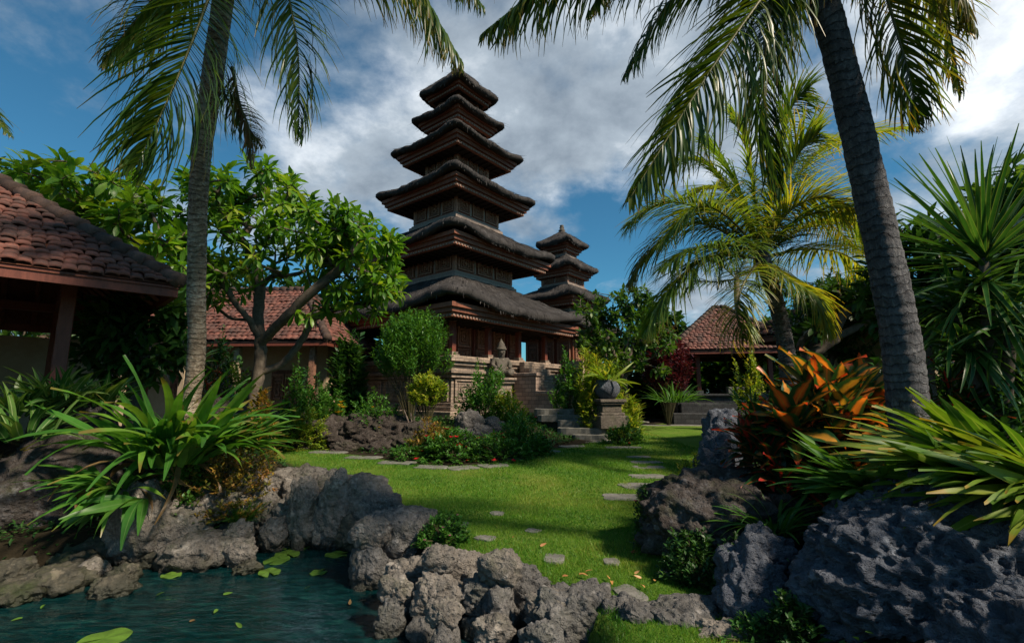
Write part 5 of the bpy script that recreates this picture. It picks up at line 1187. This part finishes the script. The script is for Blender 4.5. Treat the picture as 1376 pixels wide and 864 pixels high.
def palm_mid():
    Y = 14.0; tr = [gb(1066, Y), PX(1062, 520, Y), PX(1054, 455, Y), PX(1040, 395, Y), PX(1026, 352, Y), PX(1022, 335, Y)]
    c = (1022, 340, Y); c2 = (1024, 348, Y-.1)
    def f(*p, **k): d = dict(pts=pp(*p), LL=.95, W=.034, n=64, r0=.03, droop=(.5, 1.3), mat='frond_yel'); d.update(k); return d
    F = [f(c, (960,290,13.6), (895,272,13.4), (842,302,13.3)), f(c2, (955,345,13.2), (900,390,12.9), (868,445,12.8)), f(c, (985,265,14.3), (950,222,14.5), (912,214,14.7), LL=.8),
         f(c, (1012,250,13.6), (1002,190,13.3), (985,160,13.1)), f(c, (1062,250,14.5), (1120,190,14.8), (1225,172,15.0), LL=1.0), f(c, (1080,292,13.8), (1135,288,13.6), (1188,330,13.5)),
         f(c2, (1080,335,14.4), (1140,345,14.6), (1195,400,14.8)), f(c2, (1000,380,12.8), (990,420,12.4), (1000,455,12.2), LL=.7),
         f(c, (975,290,13.0), (935,280,12.5), (885,330,12.3)), f(c, (1050,260,13.4), (1075,205,13.0), (1100,180,12.7)), f(c2, (1060,375,13.3), (1095,400,13.0), (1115,450,12.9), LL=.7),
         f(c, (980,330,13.2), (930,335,12.8), (890,360,12.5)), f(c, (1060,285,13.4), (1105,265,13.2), (1150,280,13)), f(c, (1000,270,14.6), (970,215,15), (945,190,15.2)), f(c, (1000,280,15), (965,250,16), (930,260,17)), f(c, (940,300,14.4), (880,330,14.8), (845,380,15.0), mat='frond'), f(c, (1045,230,14.0), (1062,150,14.0), (1088,118,14.0), LL=.9, mat='frond'), f(c2, (1070,310,15), (1110,300,16), (1160,340,17), mat='frond')]
    palm('palm_tree', 'young coconut palm with yellowish fronds in front of the red tiled pavilion', tr, [.22, .18, .165, .155, .15, .14], F, bark='bark_grey', rings=.12, ringstep=.1)
palm_mid()
def palm_small():
    Y = 38; tr = [gb(990, Y), PX(992, 440, Y), PX(990, 395, Y), PX(990, 375, Y)]; c = (990, 375, Y)
    F = [dict(pts=pp(c, (990+a, 375+b, Y+k*.3), (990+a*2, 375+b*1.2, Y+k*.5), (990+a*2.6, 375+b*.2+20, Y+k*.6)), LL=1.1, W=.06, n=40, r0=.04) for k, (a, b) in enumerate([(-24,-20),(-10,-34),(12,-30),(26,-16),(-28,4),(26,8),(0,-36)])]
    palm('palm_tree', 'small distant palm behind the pavilion roof', tr, [.2, .17, .15], F)
palm_small()
def palm_edge():
    c = (-150, 110, 19); F = [dict(pts=pp(c, (-80,100,19), (-30,130,19), (14,182,19)), LL=.9, W=.06, n=50), dict(pts=pp(c, (-200,70,19), (-260,110,19), (-300,180,19)), LL=1.2, W=.06), dict(pts=pp(c, (-160,40,20), (-150,10,22), (-150,40,24)), LL=1.2, W=.06), dict(pts=pp(c, (-130,50,18), (-100,40,16), (-90,90,15)), LL=1.0, W=.06)]
    palm('palm_tree', 'palm outside the left edge whose dark frond tip reaches into the sky', [gb(-170, 19.2), PX(-160, 400, 19.1), PX(-150, 110, 19)], [.2, .18, .16], F)
palm_edge()

# ------------------------------------------------------------------ trees
def frangipani_mid():
    Y = 15.5; q = lambda x, y, d=0: PX(x, y, Y+d)
    limbs = [[gb(338, Y), q(345,520), q(350,480), q(350,458)], [q(350,458), q(335,430,-.2), q(315,405,-.3), q(300,380,-.4)], [q(350,462), q(366,445,-.3), q(385,425,-.6), q(410,400,-.8)], [q(348,500), q(378,490,.2), q(402,462,.2), q(418,430,.3), q(420,405,.3)],
             [q(418,430,.3), q(450,415,.5), q(490,410,.6)], [q(350,458), q(347,425,.4), q(350,390,.6), q(345,350,.7)], [q(410,400,-.8), q(440,375,-.9), q(470,350,-1)], [q(335,430,-.2), q(305,425,.3), q(280,400,.5)]]
    E = [(q(345,270,0), (1.25,1.6,.65)), (q(430,300,-.3), (1.35,1.5,.7)), (q(490,345,-.3), (1.0,1.3,.7)), (q(300,330,.3), (.9,1.4,.8)), (q(400,345,-.8), (1.3,1.0,.6)), (q(520,380,-.2), (.55,.8,.35)), (q(470,400,0), (.8,.8,.45)), (q(360,240,.4), (.6,.8,.3)), (q(285,265,.4), (.7,1,.55)), (q(300,385,.2), (.6,.8,.4)), (q(510,345,-.5), (.7,.8,.6)), (q(430,420,-.3), (.5,.6,.25))]
    skeleton_tree('frangipani_tree', 'bright green frangipani tree with forked grey trunk left of the tall tower', limbs, crown_pts(E, 350, gap=-.06, mind=.15), whorl(15, .30, .085, bend=.8, rise=.4, length=.16), rt=.019, crownmat='frangi', rmax=7, flowers=('whiteflower', 5, .06))
frangipani_mid()
def frangipani_left():
    Y = 13.0; q = lambda x, y, d=0: PX(x, y, Y+d)
    limbs = [[gb(195, Y), q(192,470), q(185,420), q(180,385)], [q(180,385), q(150,340), q(120,300), q(95,270)], [q(182,390), q(205,360), q(215,320), q(205,290)], [q(180,385), q(230,370), q(262,375)]]
    E = [(q(90,240), (.75,.9,.38)), (q(150,265), (.8,1,.4)), (q(205,300), (.6,1,.55)), (q(235,345), (.55,.9,.5)), (q(130,300,.5), (.7,.8,.35)), (q(185,255,.2), (.5,.8,.25)), (q(60,235,.3), (.35,.6,.2))]
    skeleton_tree('frangipani_tree', 'frangipani with sparse whorled leaves rising behind the red tiled roof', limbs, crown_pts(E, 95, gap=-.1, mind=.17), whorl(13, .36, .11, bend=.8, rise=.4, length=.16), rt=.014, crownmat='frangi', flowers=('whiteflower', 2, .05))
frangipani_left()
def bushy(name, label, px, Y, ells, n, L, W, mat='treeleaf', nl=11, limbs=None, mind=.15, gap=-.12, **k):
    q = lambda x, y, d=0: PX(x, y, Y+d); E = [(q(*e[0]), e[1]) for e in ells]; top = E[0][0]; b = gb(px, Y)
    L0 = limbs or [[b, b.lerp(top, .4), b.lerp(top, .75)]] + [[b.lerp(top, .55), b.lerp(top, .6).lerp(e[0], .6)] for e in E[1:]]
    skeleton_tree(name, label, L0, crown_pts(E, n, gap=gap, mind=mind), whorl(nl, L, W, 'ovate', 2, .5, .5, length=k.pop('length', .3)), crownmat=mat, **k)
bushy('garden_tree', 'light green small leaved tree right of the garden steps, before the second tower', 838, 26, [((835,450), (1.7,1.6,1.3)), ((800,415,.3), (.9,1,.7)), ((865,420,.5), (1.0,1,.7)), ((880,470), (1.0,1.2,1)), ((850,400), (.7,.8,.5)), ((800,470), (.8,1,.7))], 330, .22, .11, rt=.016, nl=14)
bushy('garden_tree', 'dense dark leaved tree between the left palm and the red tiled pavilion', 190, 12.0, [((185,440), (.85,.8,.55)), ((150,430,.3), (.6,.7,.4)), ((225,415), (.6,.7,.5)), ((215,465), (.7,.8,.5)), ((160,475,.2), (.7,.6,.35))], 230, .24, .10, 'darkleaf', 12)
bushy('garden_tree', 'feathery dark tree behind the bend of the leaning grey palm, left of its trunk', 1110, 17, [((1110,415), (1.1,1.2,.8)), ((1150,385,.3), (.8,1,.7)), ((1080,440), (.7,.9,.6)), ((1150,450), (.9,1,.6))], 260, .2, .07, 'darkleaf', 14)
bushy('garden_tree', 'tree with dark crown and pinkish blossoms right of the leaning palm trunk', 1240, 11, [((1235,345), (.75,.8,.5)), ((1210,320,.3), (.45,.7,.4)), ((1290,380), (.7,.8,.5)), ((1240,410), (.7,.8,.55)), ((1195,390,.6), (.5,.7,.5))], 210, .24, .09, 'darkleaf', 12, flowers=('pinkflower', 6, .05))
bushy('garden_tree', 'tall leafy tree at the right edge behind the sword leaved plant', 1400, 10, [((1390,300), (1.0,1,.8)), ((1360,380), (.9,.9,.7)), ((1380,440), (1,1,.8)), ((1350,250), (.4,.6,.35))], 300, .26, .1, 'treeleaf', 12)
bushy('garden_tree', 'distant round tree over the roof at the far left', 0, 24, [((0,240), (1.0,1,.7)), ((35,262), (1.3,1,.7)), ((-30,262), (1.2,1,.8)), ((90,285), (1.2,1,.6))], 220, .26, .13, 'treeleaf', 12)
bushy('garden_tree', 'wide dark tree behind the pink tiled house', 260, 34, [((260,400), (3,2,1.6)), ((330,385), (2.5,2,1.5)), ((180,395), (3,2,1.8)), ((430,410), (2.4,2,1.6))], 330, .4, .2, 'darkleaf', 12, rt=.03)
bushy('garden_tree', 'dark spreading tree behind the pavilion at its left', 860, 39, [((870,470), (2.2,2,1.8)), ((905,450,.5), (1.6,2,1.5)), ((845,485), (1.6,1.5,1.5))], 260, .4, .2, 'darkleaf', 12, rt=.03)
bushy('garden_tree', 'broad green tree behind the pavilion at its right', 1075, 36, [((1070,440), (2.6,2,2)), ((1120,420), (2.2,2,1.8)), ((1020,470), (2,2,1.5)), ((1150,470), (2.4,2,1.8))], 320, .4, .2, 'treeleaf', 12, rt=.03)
def gnarly():
    Y = 15.5; q = lambda x, y, d=0: PX(x, y, Y+d)
    limbs = [[gb(1098, Y), q(1090,505), q(1088,480), q(1100,468)], [q(1100,468), q(1120,455), q(1150,440), q(1180,425)], [q(1088,480), q(1075,465), q(1085,450)], [q(1120,455), q(1128,430), q(1150,405)]]
    E = [(q(1175,410), (.5,.8,.5)), (q(1085,440), (.35,.5,.3)), (q(1150,395), (.5,.6,.4))]
    skeleton_tree('frangipani_tree', 'gnarled old frangipani with thick twisted grey branch behind the orange croton', limbs, crown_pts(E, 40), whorl(12, .3, .1), rt=.042, crownmat='darkleaf', flowers=('pinkflower', 5, .05), rmax=4.5)
gnarly()
bushy('garden_tree', 'dark tree behind the cream wall of the left pavilion', 40, 24, [((30,455), (2.2,1.5,1.6)), ((90,450), (1.8,1.5,1.5)), ((-30,450), (2,1.5,1.8)), ((130,470), (1.4,1.2,1.3))], 260, .34, .16, 'darkleaf', 12, rt=.02)
# hedge row closing the garden
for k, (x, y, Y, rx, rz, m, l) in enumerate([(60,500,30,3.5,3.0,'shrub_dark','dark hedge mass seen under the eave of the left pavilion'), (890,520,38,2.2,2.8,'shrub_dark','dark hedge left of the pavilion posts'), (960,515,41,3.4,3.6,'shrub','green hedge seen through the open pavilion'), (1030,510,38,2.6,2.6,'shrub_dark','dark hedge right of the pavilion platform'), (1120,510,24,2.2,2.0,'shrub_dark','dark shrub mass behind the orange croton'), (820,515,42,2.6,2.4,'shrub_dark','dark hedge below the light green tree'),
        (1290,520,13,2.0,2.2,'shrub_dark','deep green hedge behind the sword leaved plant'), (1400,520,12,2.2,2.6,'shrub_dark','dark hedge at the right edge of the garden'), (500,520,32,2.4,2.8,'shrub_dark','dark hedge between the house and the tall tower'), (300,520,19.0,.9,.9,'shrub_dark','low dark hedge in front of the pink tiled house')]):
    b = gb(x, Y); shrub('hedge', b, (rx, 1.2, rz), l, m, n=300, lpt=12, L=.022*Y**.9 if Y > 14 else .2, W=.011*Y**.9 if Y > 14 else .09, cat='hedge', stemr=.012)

# ------------------------------------------------------------------ shrubs
def sh(px, py, wpx, hpx, Y, label, mat, name='shrub', dep=.9, n=110, **k):
    """shrub whose foot is hidden at terrain height in the column of px; its top reaches py - hpx/2"""
    p = PX(px, py, Y); z = gh(p.x, p.y); top = PX(px, py-hpx*.58, Y).z; rx = wpx*p.y/FPX/2*1.15; n = int(n*1.35)
    b = Vector((p.x, p.y, max(z, PX(px, py+hpx/2, Y).z - .25 if k.pop('raise_', False) else z) - .03))
    k.setdefault('L', max(.05, .0062*Y)); k.setdefault('W', k['L']*.45)
    return shrub(name, b, (rx, rx*dep, max(top - b.z, .15)), label, mat, n=n, **k)
sh(552, 490, 92, 66, 22.5, 'round dark green bush with bare twiggy base at the left corner of the plinth', 'shrub', n=460, tall=.9, L=.15, W=.055, lpt=14)
sh(652, 533, 72, 74, 21.0, 'bushy green shrub in front of the stone relief wall', 'shrub', n=260, L=.13)
sh(686, 548, 50, 54, 20.3, 'yellow green shrub at the right of the bushy green one', 'shrub_lime', n=130, L=.13, flowers=('yellowflower', 6, .06))
sh(574, 548, 44, 42, 19.8, 'small lime green ball bush beside the pale twigs', 'shrub_lime', n=170, L=.12, tall=.5)
sh(798, 522, 44, 56, 22.8, 'yellow flowering lime bush beside the garden steps', 'shrub_lime', n=240, L=.15, flowers=('yellowflower', 16, .06))
sh(765, 496, 52, 40, 24.5, 'deep green shrub under the eave at the right end of the plinth', 'shrub', n=170, L=.16)
sh(808, 492, 66, 50, 24.0, 'loose light green shrub behind the urn', 'shrub_lime', n=150, L=.26, W=.06)
sh(702, 584, 64, 56, 17.0, 'fine leaved fresh green shrub above the edging slabs', 'shrub', n=220, L=.09, flowers=('redflower', 6, .07))
sh(728, 594, 26, 18, 17.4, 'low dark green shrub left of the garden steps', 'shrub', n=120, L=.09, flowers=('redflower', 5, .05))
sh(672, 606, 74, 46, 16.0, 'low flowering shrub at the front corner of the central bed', 'shrub', n=170, L=.085, flowers=('redflower', 16, .075))
sh(606, 602, 84, 52, 16.1, 'leafy shrub with red blossoms below the grey boulders', 'shrub', n=200, L=.10, flowers=('redflower', 16, .08))
sh(578, 588, 56, 48, 16.8, 'orange tinged low plant right of the rock pile', 'shrub_gold', n=110, L=.10)
sh(552, 610, 60, 30, 16.3, 'low mat of green leaves at the foot of the rock pile', 'shrub', n=90, L=.08, flowers=('redflower', 3, .05))
sh(690, 572, 44, 44, 19.6, 'feathery fern like shrub beside the grey boulders', 'shrub', n=120, L=.14, W=.035)
sh(402, 578, 66, 54, 18.8, 'spreading pale edged shrub at the left end of the central bed', 'shrub_lime', n=230, L=.10)
sh(440, 540, 56, 40, 21.0, 'green shrub behind the spreading pale edged one', 'shrub', n=150, L=.13)
sh(458, 544, 18, 20, 20.0, 'tuft of bright yellow flowers above the rock pile', 'shrub', n=40, L=.09, flowers=('yellowflower', 22, .11))
sh(505, 542, 80, 28, 20.4, 'low green shrub along the crest of the rock pile', 'shrub', n=170, L=.11, flowers=('yellowflower', 5, .06))
sh(425, 512, 40, 34, 22.0, 'dark shrub with an orange flower before the house terrace', 'shrub_dark', n=110, L=.14, flowers=('redflower', 3, .08))
sh(470, 470, 54, 46, 23.5, 'dark big leaved shrub before the house wall, near the dark door', 'shrub_dark', n=130, L=.30, W=.13)
sh(316, 512, 54, 34, 17.8, 'golden flowering shrub at the frangipani trunk', 'shrub_lime', n=130, L=.11, flowers=('yellowflower', 12, .06))
sh(352, 545, 40, 36, 14.6, 'yellow tipped shrub leaning out behind the big lily clump', 'shrub_gold', n=90, L=.12)
sh(312, 612, 120, 84, 9.7, 'golden orange leaved ground shrub above the pale rocks', 'shrub_gold', n=280, L=.065, W=.035)
sh(248, 632, 80, 74, 9.2, 'small round leaved green creeper between the lily clump and the rocks', 'shrub', n=150, L=.05, W=.036)
sh(595, 728, 60, 66, 7.9, 'flowering green tuft growing on the pond border beside the lawn', 'shrub', n=170, L=.045, W=.025, flowers=('pinkflower', 10, .022))
sh(548, 690, 18, 18, 8.8, 'small red bromeliad flower on the pond border', 'redflower', 'bromeliad', n=14, lpt=6, L=.10, W=.025, prof='lance')
sh(930, 632, 54, 42, 9.4, 'yellow green leafy tuft at the lawn edge beside the dark craggy rock', 'shrub_lime', n=120, L=.05, W=.025, flowers=('redflower', 2, .03))
sh(872, 684, 44, 54, 7.5, 'small dark shrub with red flowers at the left foot of the mossy boulder', 'shrub_dark', n=110, L=.045, flowers=('redflower', 9, .035))
sh(930, 738, 80, 40, 6.35, 'low dark leafy plant under the front of the mossy boulder', 'shrub_dark', n=150, L=.05, W=.025)
sh(988, 744, 60, 40, 5.9, 'reddish dark ground plant beside the tall narrow rock', 'shrub_dark', n=90, L=.05, W=.022)
sh(1065, 840, 70, 70, 4.75, 'dark leafy creeper in the gap before the huge lava boulder', 'shrub_dark', n=90, L=.05, W=.026)
sh(1010, 850, 60, 30, 4.9, 'sprig of green weeds at the bottom edge by the narrow rock', 'shrub', n=50, L=.04, W=.02)
sh(895, 500, 56, 70, 30, 'dark purple leaved bush left of the pavilion', 'purple', n=190, L=.22, tall=.8)
sh(838, 580, 50, 24, 20.6, 'low trailing shrub right of the garden steps', 'shrub', n=130, L=.10, flowers=('redflower', 4, .05))
sh(840, 552, 40, 40, 25, 'light strappy shrub behind the urn pedestal', 'shrub_lime', n=70, L=.3, W=.05)
sh(1002, 505, 40, 60, 26, 'pale green shrub below the yellowish palm', 'shrub_lime', n=120, L=.16)
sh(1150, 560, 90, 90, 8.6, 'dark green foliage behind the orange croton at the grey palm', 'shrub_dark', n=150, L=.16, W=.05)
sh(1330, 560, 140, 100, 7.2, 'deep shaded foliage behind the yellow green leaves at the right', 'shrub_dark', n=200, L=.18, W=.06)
sh(60, 600, 90, 40, 9.8, 'dry ragged leaves below the variegated plants', 'deadleaf', n=40, L=.14, W=.03)
sh(190, 660, 60, 50, 9.3, 'dark small leaved plant under the drooping lily leaves', 'shrub_dark', n=80, L=.08)
sh(296, 488, 80, 62, 19.5, 'dark leafy shrub hiding the left end of the house wall', 'shrub_dark', n=170, L=.16)
sh(402, 505, 46, 34, 19.8, 'dark shrub by the bright window of the house', 'shrub', n=120, L=.14)
sh(290, 505, 40, 30, 16.8, 'red leaved plant at the left of the frangipani foot', 'cordy_red', n=40, L=.22, W=.05)

for x, y, w, h, l in [(55,705,.3,.22,'small dark weed clump above the left shore stones'), (115,725,.26,.2,'dark fern like weeds between the left shore stones'), (15,735,.3,.2,'weeds at the left corner shore'), (165,742,.24,.2,'mossy weeds beside the shore stones under the lily leaves'), (230,735,.2,.16,'tiny green weeds in a crevice of the left bank rocks')]:
    p = gpt(x, y); p.z = max(p.z, WATER_Z); shrub('weed_clump', p, (w, w*.9, h), l, 'shrub_dark' if x != 230 else 'shrub', n=60, lpt=9, L=.075, W=.03)
# ------------------------------------------------------------------ strap leaved plants
def cl(px, py, Y, *a, **k):
    if px < 350: Y *= 1.09
    p = PX(px, py, Y); return clump(a[0], (p.x, p.y, p.z), *a[1:], **k)
cl(232, 622, 8.3, 'lily_plant', 'large clump of broad arching green lily leaves over the left bank', 'lily', 130, (.75, 1.6), .12, elev=(42, 89), bend=(.3, 1.9), dead=14, spread=.34, lean=(.16, -.08), fold=.26, seg=9, wave=.10)
cl(300, 600, 8.9, 'lily_plant', 'lower lily leaves spreading to the right over the golden shrub', 'lily', 42, (.55, 1.0), .085, elev=(15, 60), az=(-100, 60), bend=(.2, .8), spread=.25, lean=(.3, 0), wave=.08)
cl(165, 655, 7.8, 'lily_plant', 'drooping lily leaves hanging over the dark left shore', 'lily', 40, (.5, .95), .07, dead=12, elev=(0, 50), az=(170, 330), bend=(.6, 1.4), spread=.22, wave=.1)
cl(195, 668, 7.5, 'lily_plant', 'few broad pale lily leaves hanging before the tall pale coral boulder', 'strap', 9, (.5, .8), .11, elev=(-10, 35), az=(200, 330), bend=(.7, 1.3), spread=.1, wave=.1)
for x, y, Y, nn, l in [(20,560,8.2,60,'variegated broad leaved plant at the left edge under the pavilion post'), (75,540,8.5,60,'variegated plant directly in front of the pavilion post'), (125,545,8.9,50,'variegated plant between the post and the lily clump'), (30,590,7.4,40,'lower variegated plant above the dark slanting boulder')]:
    cl(x, y, Y, 'variegated_plant', l, 'peace', nn, (.32, .62), .085, elev=(15, 85), bend=(.4, 1.3), spread=.28, prof='lance', fold=.2, hi=.12, group='variegated plants below the left pavilion')
def croton(px, py, Y, label, heads, mat, mb_n=16, L=(.32, .55), W=.085):
    p0 = gb(px, Y); root = empty('croton_plant', p0, 0, label, 'plant'); ms = MB(); ml = MB()
    for (hx, hy, dY, sc) in heads:
        h = PX(hx, hy, Y+dY) - p0; ms.tube(catmull([(h.x*.2, h.y*.2, -.05), (h.x*.7, h.y*.7, h.z*.5), h], 8), np.linspace(.018, .008, 8), 6)
        k = mb_n; az = np.arange(k)*2.4 + rng.random(); e = np.radians(np.linspace(78, -8, k)) + rng.normal(0, .12, k); d = np.stack([np.cos(az)*np.cos(e), np.sin(az)*np.cos(e), np.sin(e)], -1)
        P = np.array(h)[None] - np.array([0, 0, 1.])*np.linspace(0, .26, k)[:, None]
        leaves(ml, P, d, upfrom(d, .25), rng.uniform(L[0], L[1], k)*sc, W*sc*rng.uniform(.8, 1.2, k), rng.uniform(.3, 1.1, k), seg=7, fold=.25, prof='lance', wave=.12)
    ms.build('stem', M['stem'], root, smooth=True); ml.build('foliage', M[mat], root, smooth=True)
croton(1105, 640, 7.1, 'big orange and yellow leaved croton before the grey palm', [(1112,545,0,1.15),(1085,555,.1,1),(1140,560,-.1,1),(1165,575,.2,.95),(1070,585,-.2,.9),(1118,580,-.35,1),(1150,605,-.3,.9),(1100,560,.4,1.1),(1130,530,.1,1.2),(1162,548,.3,1.15),(1095,525,.3,1.1),(1180,600,.1,1.0),(1065,560,-.3,1.0)], 'cordy_or', 24, (.34, .6), .165)
croton(1035, 640, 7.2, 'red edged cordyline in front of the orange croton', [(1020,570,.1,.95),(1045,560,.2,1),(1060,600,-.2,.9),(1010,600,0,.85),(1035,610,-.3,.9),(1080,625,-.4,.9),(1000,585,.5,.8),(1050,640,-.45,.8)], 'cordy_red', 22, (.30, .54), .125)
croton(1262, 560, 6.9, 'reddish cordyline right of the grey palm trunk', [(1250,530,.2,.8),(1275,515,.3,.9),(1300,540,.1,.8)], 'cordy_red', 16, (.3, .48), .06)
cl(1440, 668, 4.7, 'ginger_plant', 'bright yellow green strap leaves sweeping left over the huge lava boulder', 'yellowstrap', 150, (.7, 1.25), .105, elev=(5, 62), az=(130, 230), dead=12, bend=(.2, 1.1), spread=.28, lean=(-.55, .05), prof='lance', fold=.24, seg=9, wave=.08)
cl(1370, 640, 5.3, 'ginger_plant', 'upper yellow green leaves rising at the right edge before the hedge', 'yellowstrap', 80, (.6, 1.05), .10, elev=(20, 75), az=(100, 260), bend=(.2, .8), spread=.25, lean=(-.35, 0), prof='lance', seg=8, wave=.08)
cl(1185, 662, 5.75, 'ginger_plant', 'mid green pointed leaves between the croton and the huge lava boulder', 'strap', 70, (.4, .7), .08, elev=(15, 70), az=(90, 270), bend=(.2, .8), spread=.2, lean=(-.3, -.1), prof='lance', seg=7)
cl(1040, 712, 6.2, 'strap_plant', 'fresh green strap leaved tuft between the mossy and the lava boulders', 'strap', 60, (.28, .55), .032, elev=(15, 85), bend=(.6, 1.6), spread=.14)
cl(322, 700, 8.5, 'grass_tuft', 'fine bright grass tuft growing among the pale pond rocks', 'strap', 150, (.2, .42), .010, elev=(30, 88), bend=(.4, 1.3), spread=.12, seg=4)
cl(665, 600, 17.2, 'bromeliad', 'pale green upright bromeliad among the red flowers', 'shrub_lime', 16, (.4, .7), .10, elev=(25, 80), bend=(.3, .9), spread=.06)
cl(1010, 545, 20, 'strap_plant', 'dark strap leaves beside the pavilion steps', 'strap', 40, (.5, .9), .05, elev=(20, 80), spread=.3)
cl(905, 540, 27, 'strap_plant', 'grassy green plant before the purple bush at the rear pool', 'strap', 90, (.6, 1.1), .05, elev=(25, 85), spread=.6)
def dracaena():
    Y = 7.0; b = gb(1322, Y); root = empty('dracaena_plant', b, 0, 'tall dark green sword leaved dracaena with fan of upright leaves at the right', 'plant'); ms = MB(); ml = MB()
    for hx, hy, dY, k, L0, L1, e0, e1, bd in [(1322,345,0,95,1.0,1.45,10,88,(.05,.45)), (1322,380,0,70,.8,1.2,-35,25,(.2,.9)), (1285,420,.3,60,.6,1.0,-30,60,(.4,1.1)), (1360,430,-.2,60,.7,1.1,-40,60,(.4,1.1)), (1300,470,.1,55,.5,.9,-50,50,(.5,1.2)), (1350,500,.3,50,.6,.9,-50,40,(.5,1.2))]:
        h = PX(hx, hy, Y+dY) - b; ms.tube(catmull([(0, 0, -.1), (h.x*.4, h.y*.4, h.z*.5), h], 10), np.linspace(.07, .045, 10), 8)
        az = np.arange(k)*2.4; e = np.radians(rng.uniform(e0, e1, k)); d = np.stack([np.cos(az)*np.cos(e), np.sin(az)*np.cos(e), np.sin(e)], -1)
        P = np.array(h)[None] + np.stack([np.zeros(k), np.zeros(k), rng.uniform(-.12, .06, k)], -1); leaves(ml, P, d, upfrom(d, .3), rng.uniform(L0, L1, k), .062*rng.uniform(.8, 1.15, k), rng.uniform(*bd, k), seg=7, fold=.28, prof='sword')
    ms.build('trunk', M['bark'], root, smooth=True); ml.build('foliage', M['sword'], root, smooth=True)
dracaena()
# pale twig plant by the lime ball
p0 = gb(556, 19.4); root = empty('bare_twigs', p0, 0, 'pale bare twigs leaning beside the lime green ball bush', 'twigs'); ms = MB()
for dx, dz in ((-.25, .8), (.1, 1.0), (-.05, .7), (.3, .6)): ms.tube(catmull([(.3*dx, 0, 0), (dx*.4, .05, dz*.5), (dx, 0, dz)], 6), np.linspace(.03, .012, 6), 5)
ms.build('stem', M['palewood'], root)

# ------------------------------------------------------------------ small things
for k, (x, y) in enumerate([(880,540)]): pass
PADS = 'green lily pads floating on the pond'
for x, y, w, l in [(372,752,34,'lily pad nearest the square coral rock'), (386,744,34,'lily pad second from the square coral rock'), (404,732,34,'broad lily pad at the far end of the pond'), (376,734,30,'lily pad under the far pond rocks'), (452,744,28,'single lily pad floating alone in mid pond'), (428,768,22,'slim floating leaf nearest the dark tall rock'), (362,768,30,'lily pad partly under the shore stones, lowest of the far group'), (140,857,56,'long pale lily pad at the bottom left of the picture'), (484,782,8,'tiny green floating leaf by the tall dark rock'), (230,772,24,'lily pad below the left bank stones')]:
    c = GX(x, y, WATER_Z + .012); r = w*c.y/FPX/2; n = 28; t = np.linspace(.25, 2*np.pi-.25, n); V = [(0, 0, 0)] + [(math.cos(a)*r, math.sin(a)*r*.85, .006*math.sin(5*a)) for a in t] + [(0, 0, -.008)] + [(math.cos(a)*r, math.sin(a)*r*.85, -.008+.006*math.sin(5*a)) for a in t]
    mb = MB(); tr = [(0, i, i+1) for i in range(1, n)] + [(n+1, n+1+i+1, n+1+i) for i in range(1, n)]; mb.add(V, [(i, n+1+i, n+2+i, i+1) for i in range(1, n)], tr, attr=np.stack([np.full(len(V), rng.random()), np.full(len(V), .3), np.full(len(V), .3)], -1))
    o = mb.build('lily_pad', M['pad']); o.location = c; o.rotation_euler = (0, 0, rng.uniform(0, 6)); tag(o, l, 'lily pad', PADS)
def loose_leaf(name, c, L, W, mat, label, cat, group, lie=.1):
    mb = MB(); a = rng.uniform(0, 6.28); d = np.array([[math.cos(a), math.sin(a), lie]]); leaves(mb, [(0, 0, 0)], d, upfrom(d, .5), L, W, rng.uniform(-.6, .9), seg=5, prof='lance', fold=.3)
    o = mb.build(name, M[mat], smooth=True); o.location = c; tag(o, label, cat, group)
for x, y in [(787,773),(790,779),(778,777),(822,786),(853,776),(861,791),(880,786),(896,744),(928,748),(726,738),(690,726),(862,782),(819,783),(756,790)]:
    c = gpt(x, y); loose_leaf('fallen_petal', c + Vector((0, 0, .035)), rng.uniform(.045, .075), rng.uniform(.022, .032), 'fallen', 'small dry orange leaf lying on the near lawn', 'fallen leaf', 'fallen leaves on the lawn', lie=.25)
for x, y in [(300,798),(292,818),(325,842),(255,835),(410,790),(470,812),(210,800),(60,812),(30,830),(580,838),(540,850)]:
    c = GX(x, y, WATER_Z + .012); loose_leaf('floating_leaf', c, rng.uniform(.06, .12), .03, 'deadleaf' if rng.random() < .3 else 'pad', 'small loose leaf drifting on the dark pond', 'floating leaf', 'small leaves drifting on the pond', lie=.02)
for x, y in [(1150,782),(1210,790),(1232,832)]: pass
build_grass()
# ground cover of the beds
def ground_cover():
    mb = MB()
    for poly, n, L, zone in ((CBED, 20000, .13, (-9, 4, 10, 19)), (RBED, 5000, .08, (.9, 6.5, 2.6, 9)), (LBED, 12000, .07, (-7.5, -1, 4.4, 9))):
        x = rng.uniform(zone[0], zone[1], n); y = rng.uniform(zone[2], zone[3], n); k = (poly_sd(x, y, poly) > (.08 if poly is not LBED else -.75)) & (poly_sd(x, y, POOL) < -.05) & (poly_sd(x, y, LAWN) < -.05); x, y = x[k], y[k]; n = len(x)
        d = np.stack([rng.normal(0, 1, n), rng.normal(0, 1, n), rng.uniform(.1, 1.2, n)], -1); leaves(mb, np.stack([x, y, ground_h(x, y) + rng.uniform(-.01, .08, n)], -1), d, upfrom(d, .3), L*rng.uniform(.5, 1.4, n), L*.4, .6, seg=2, prof='ovate')
    tag(mb.build('ground_cover', M['shrub_dark'], smooth=True), 'low dark leafy ground cover filling the planted beds', 'ground cover', kind='stuff')
ground_cover()
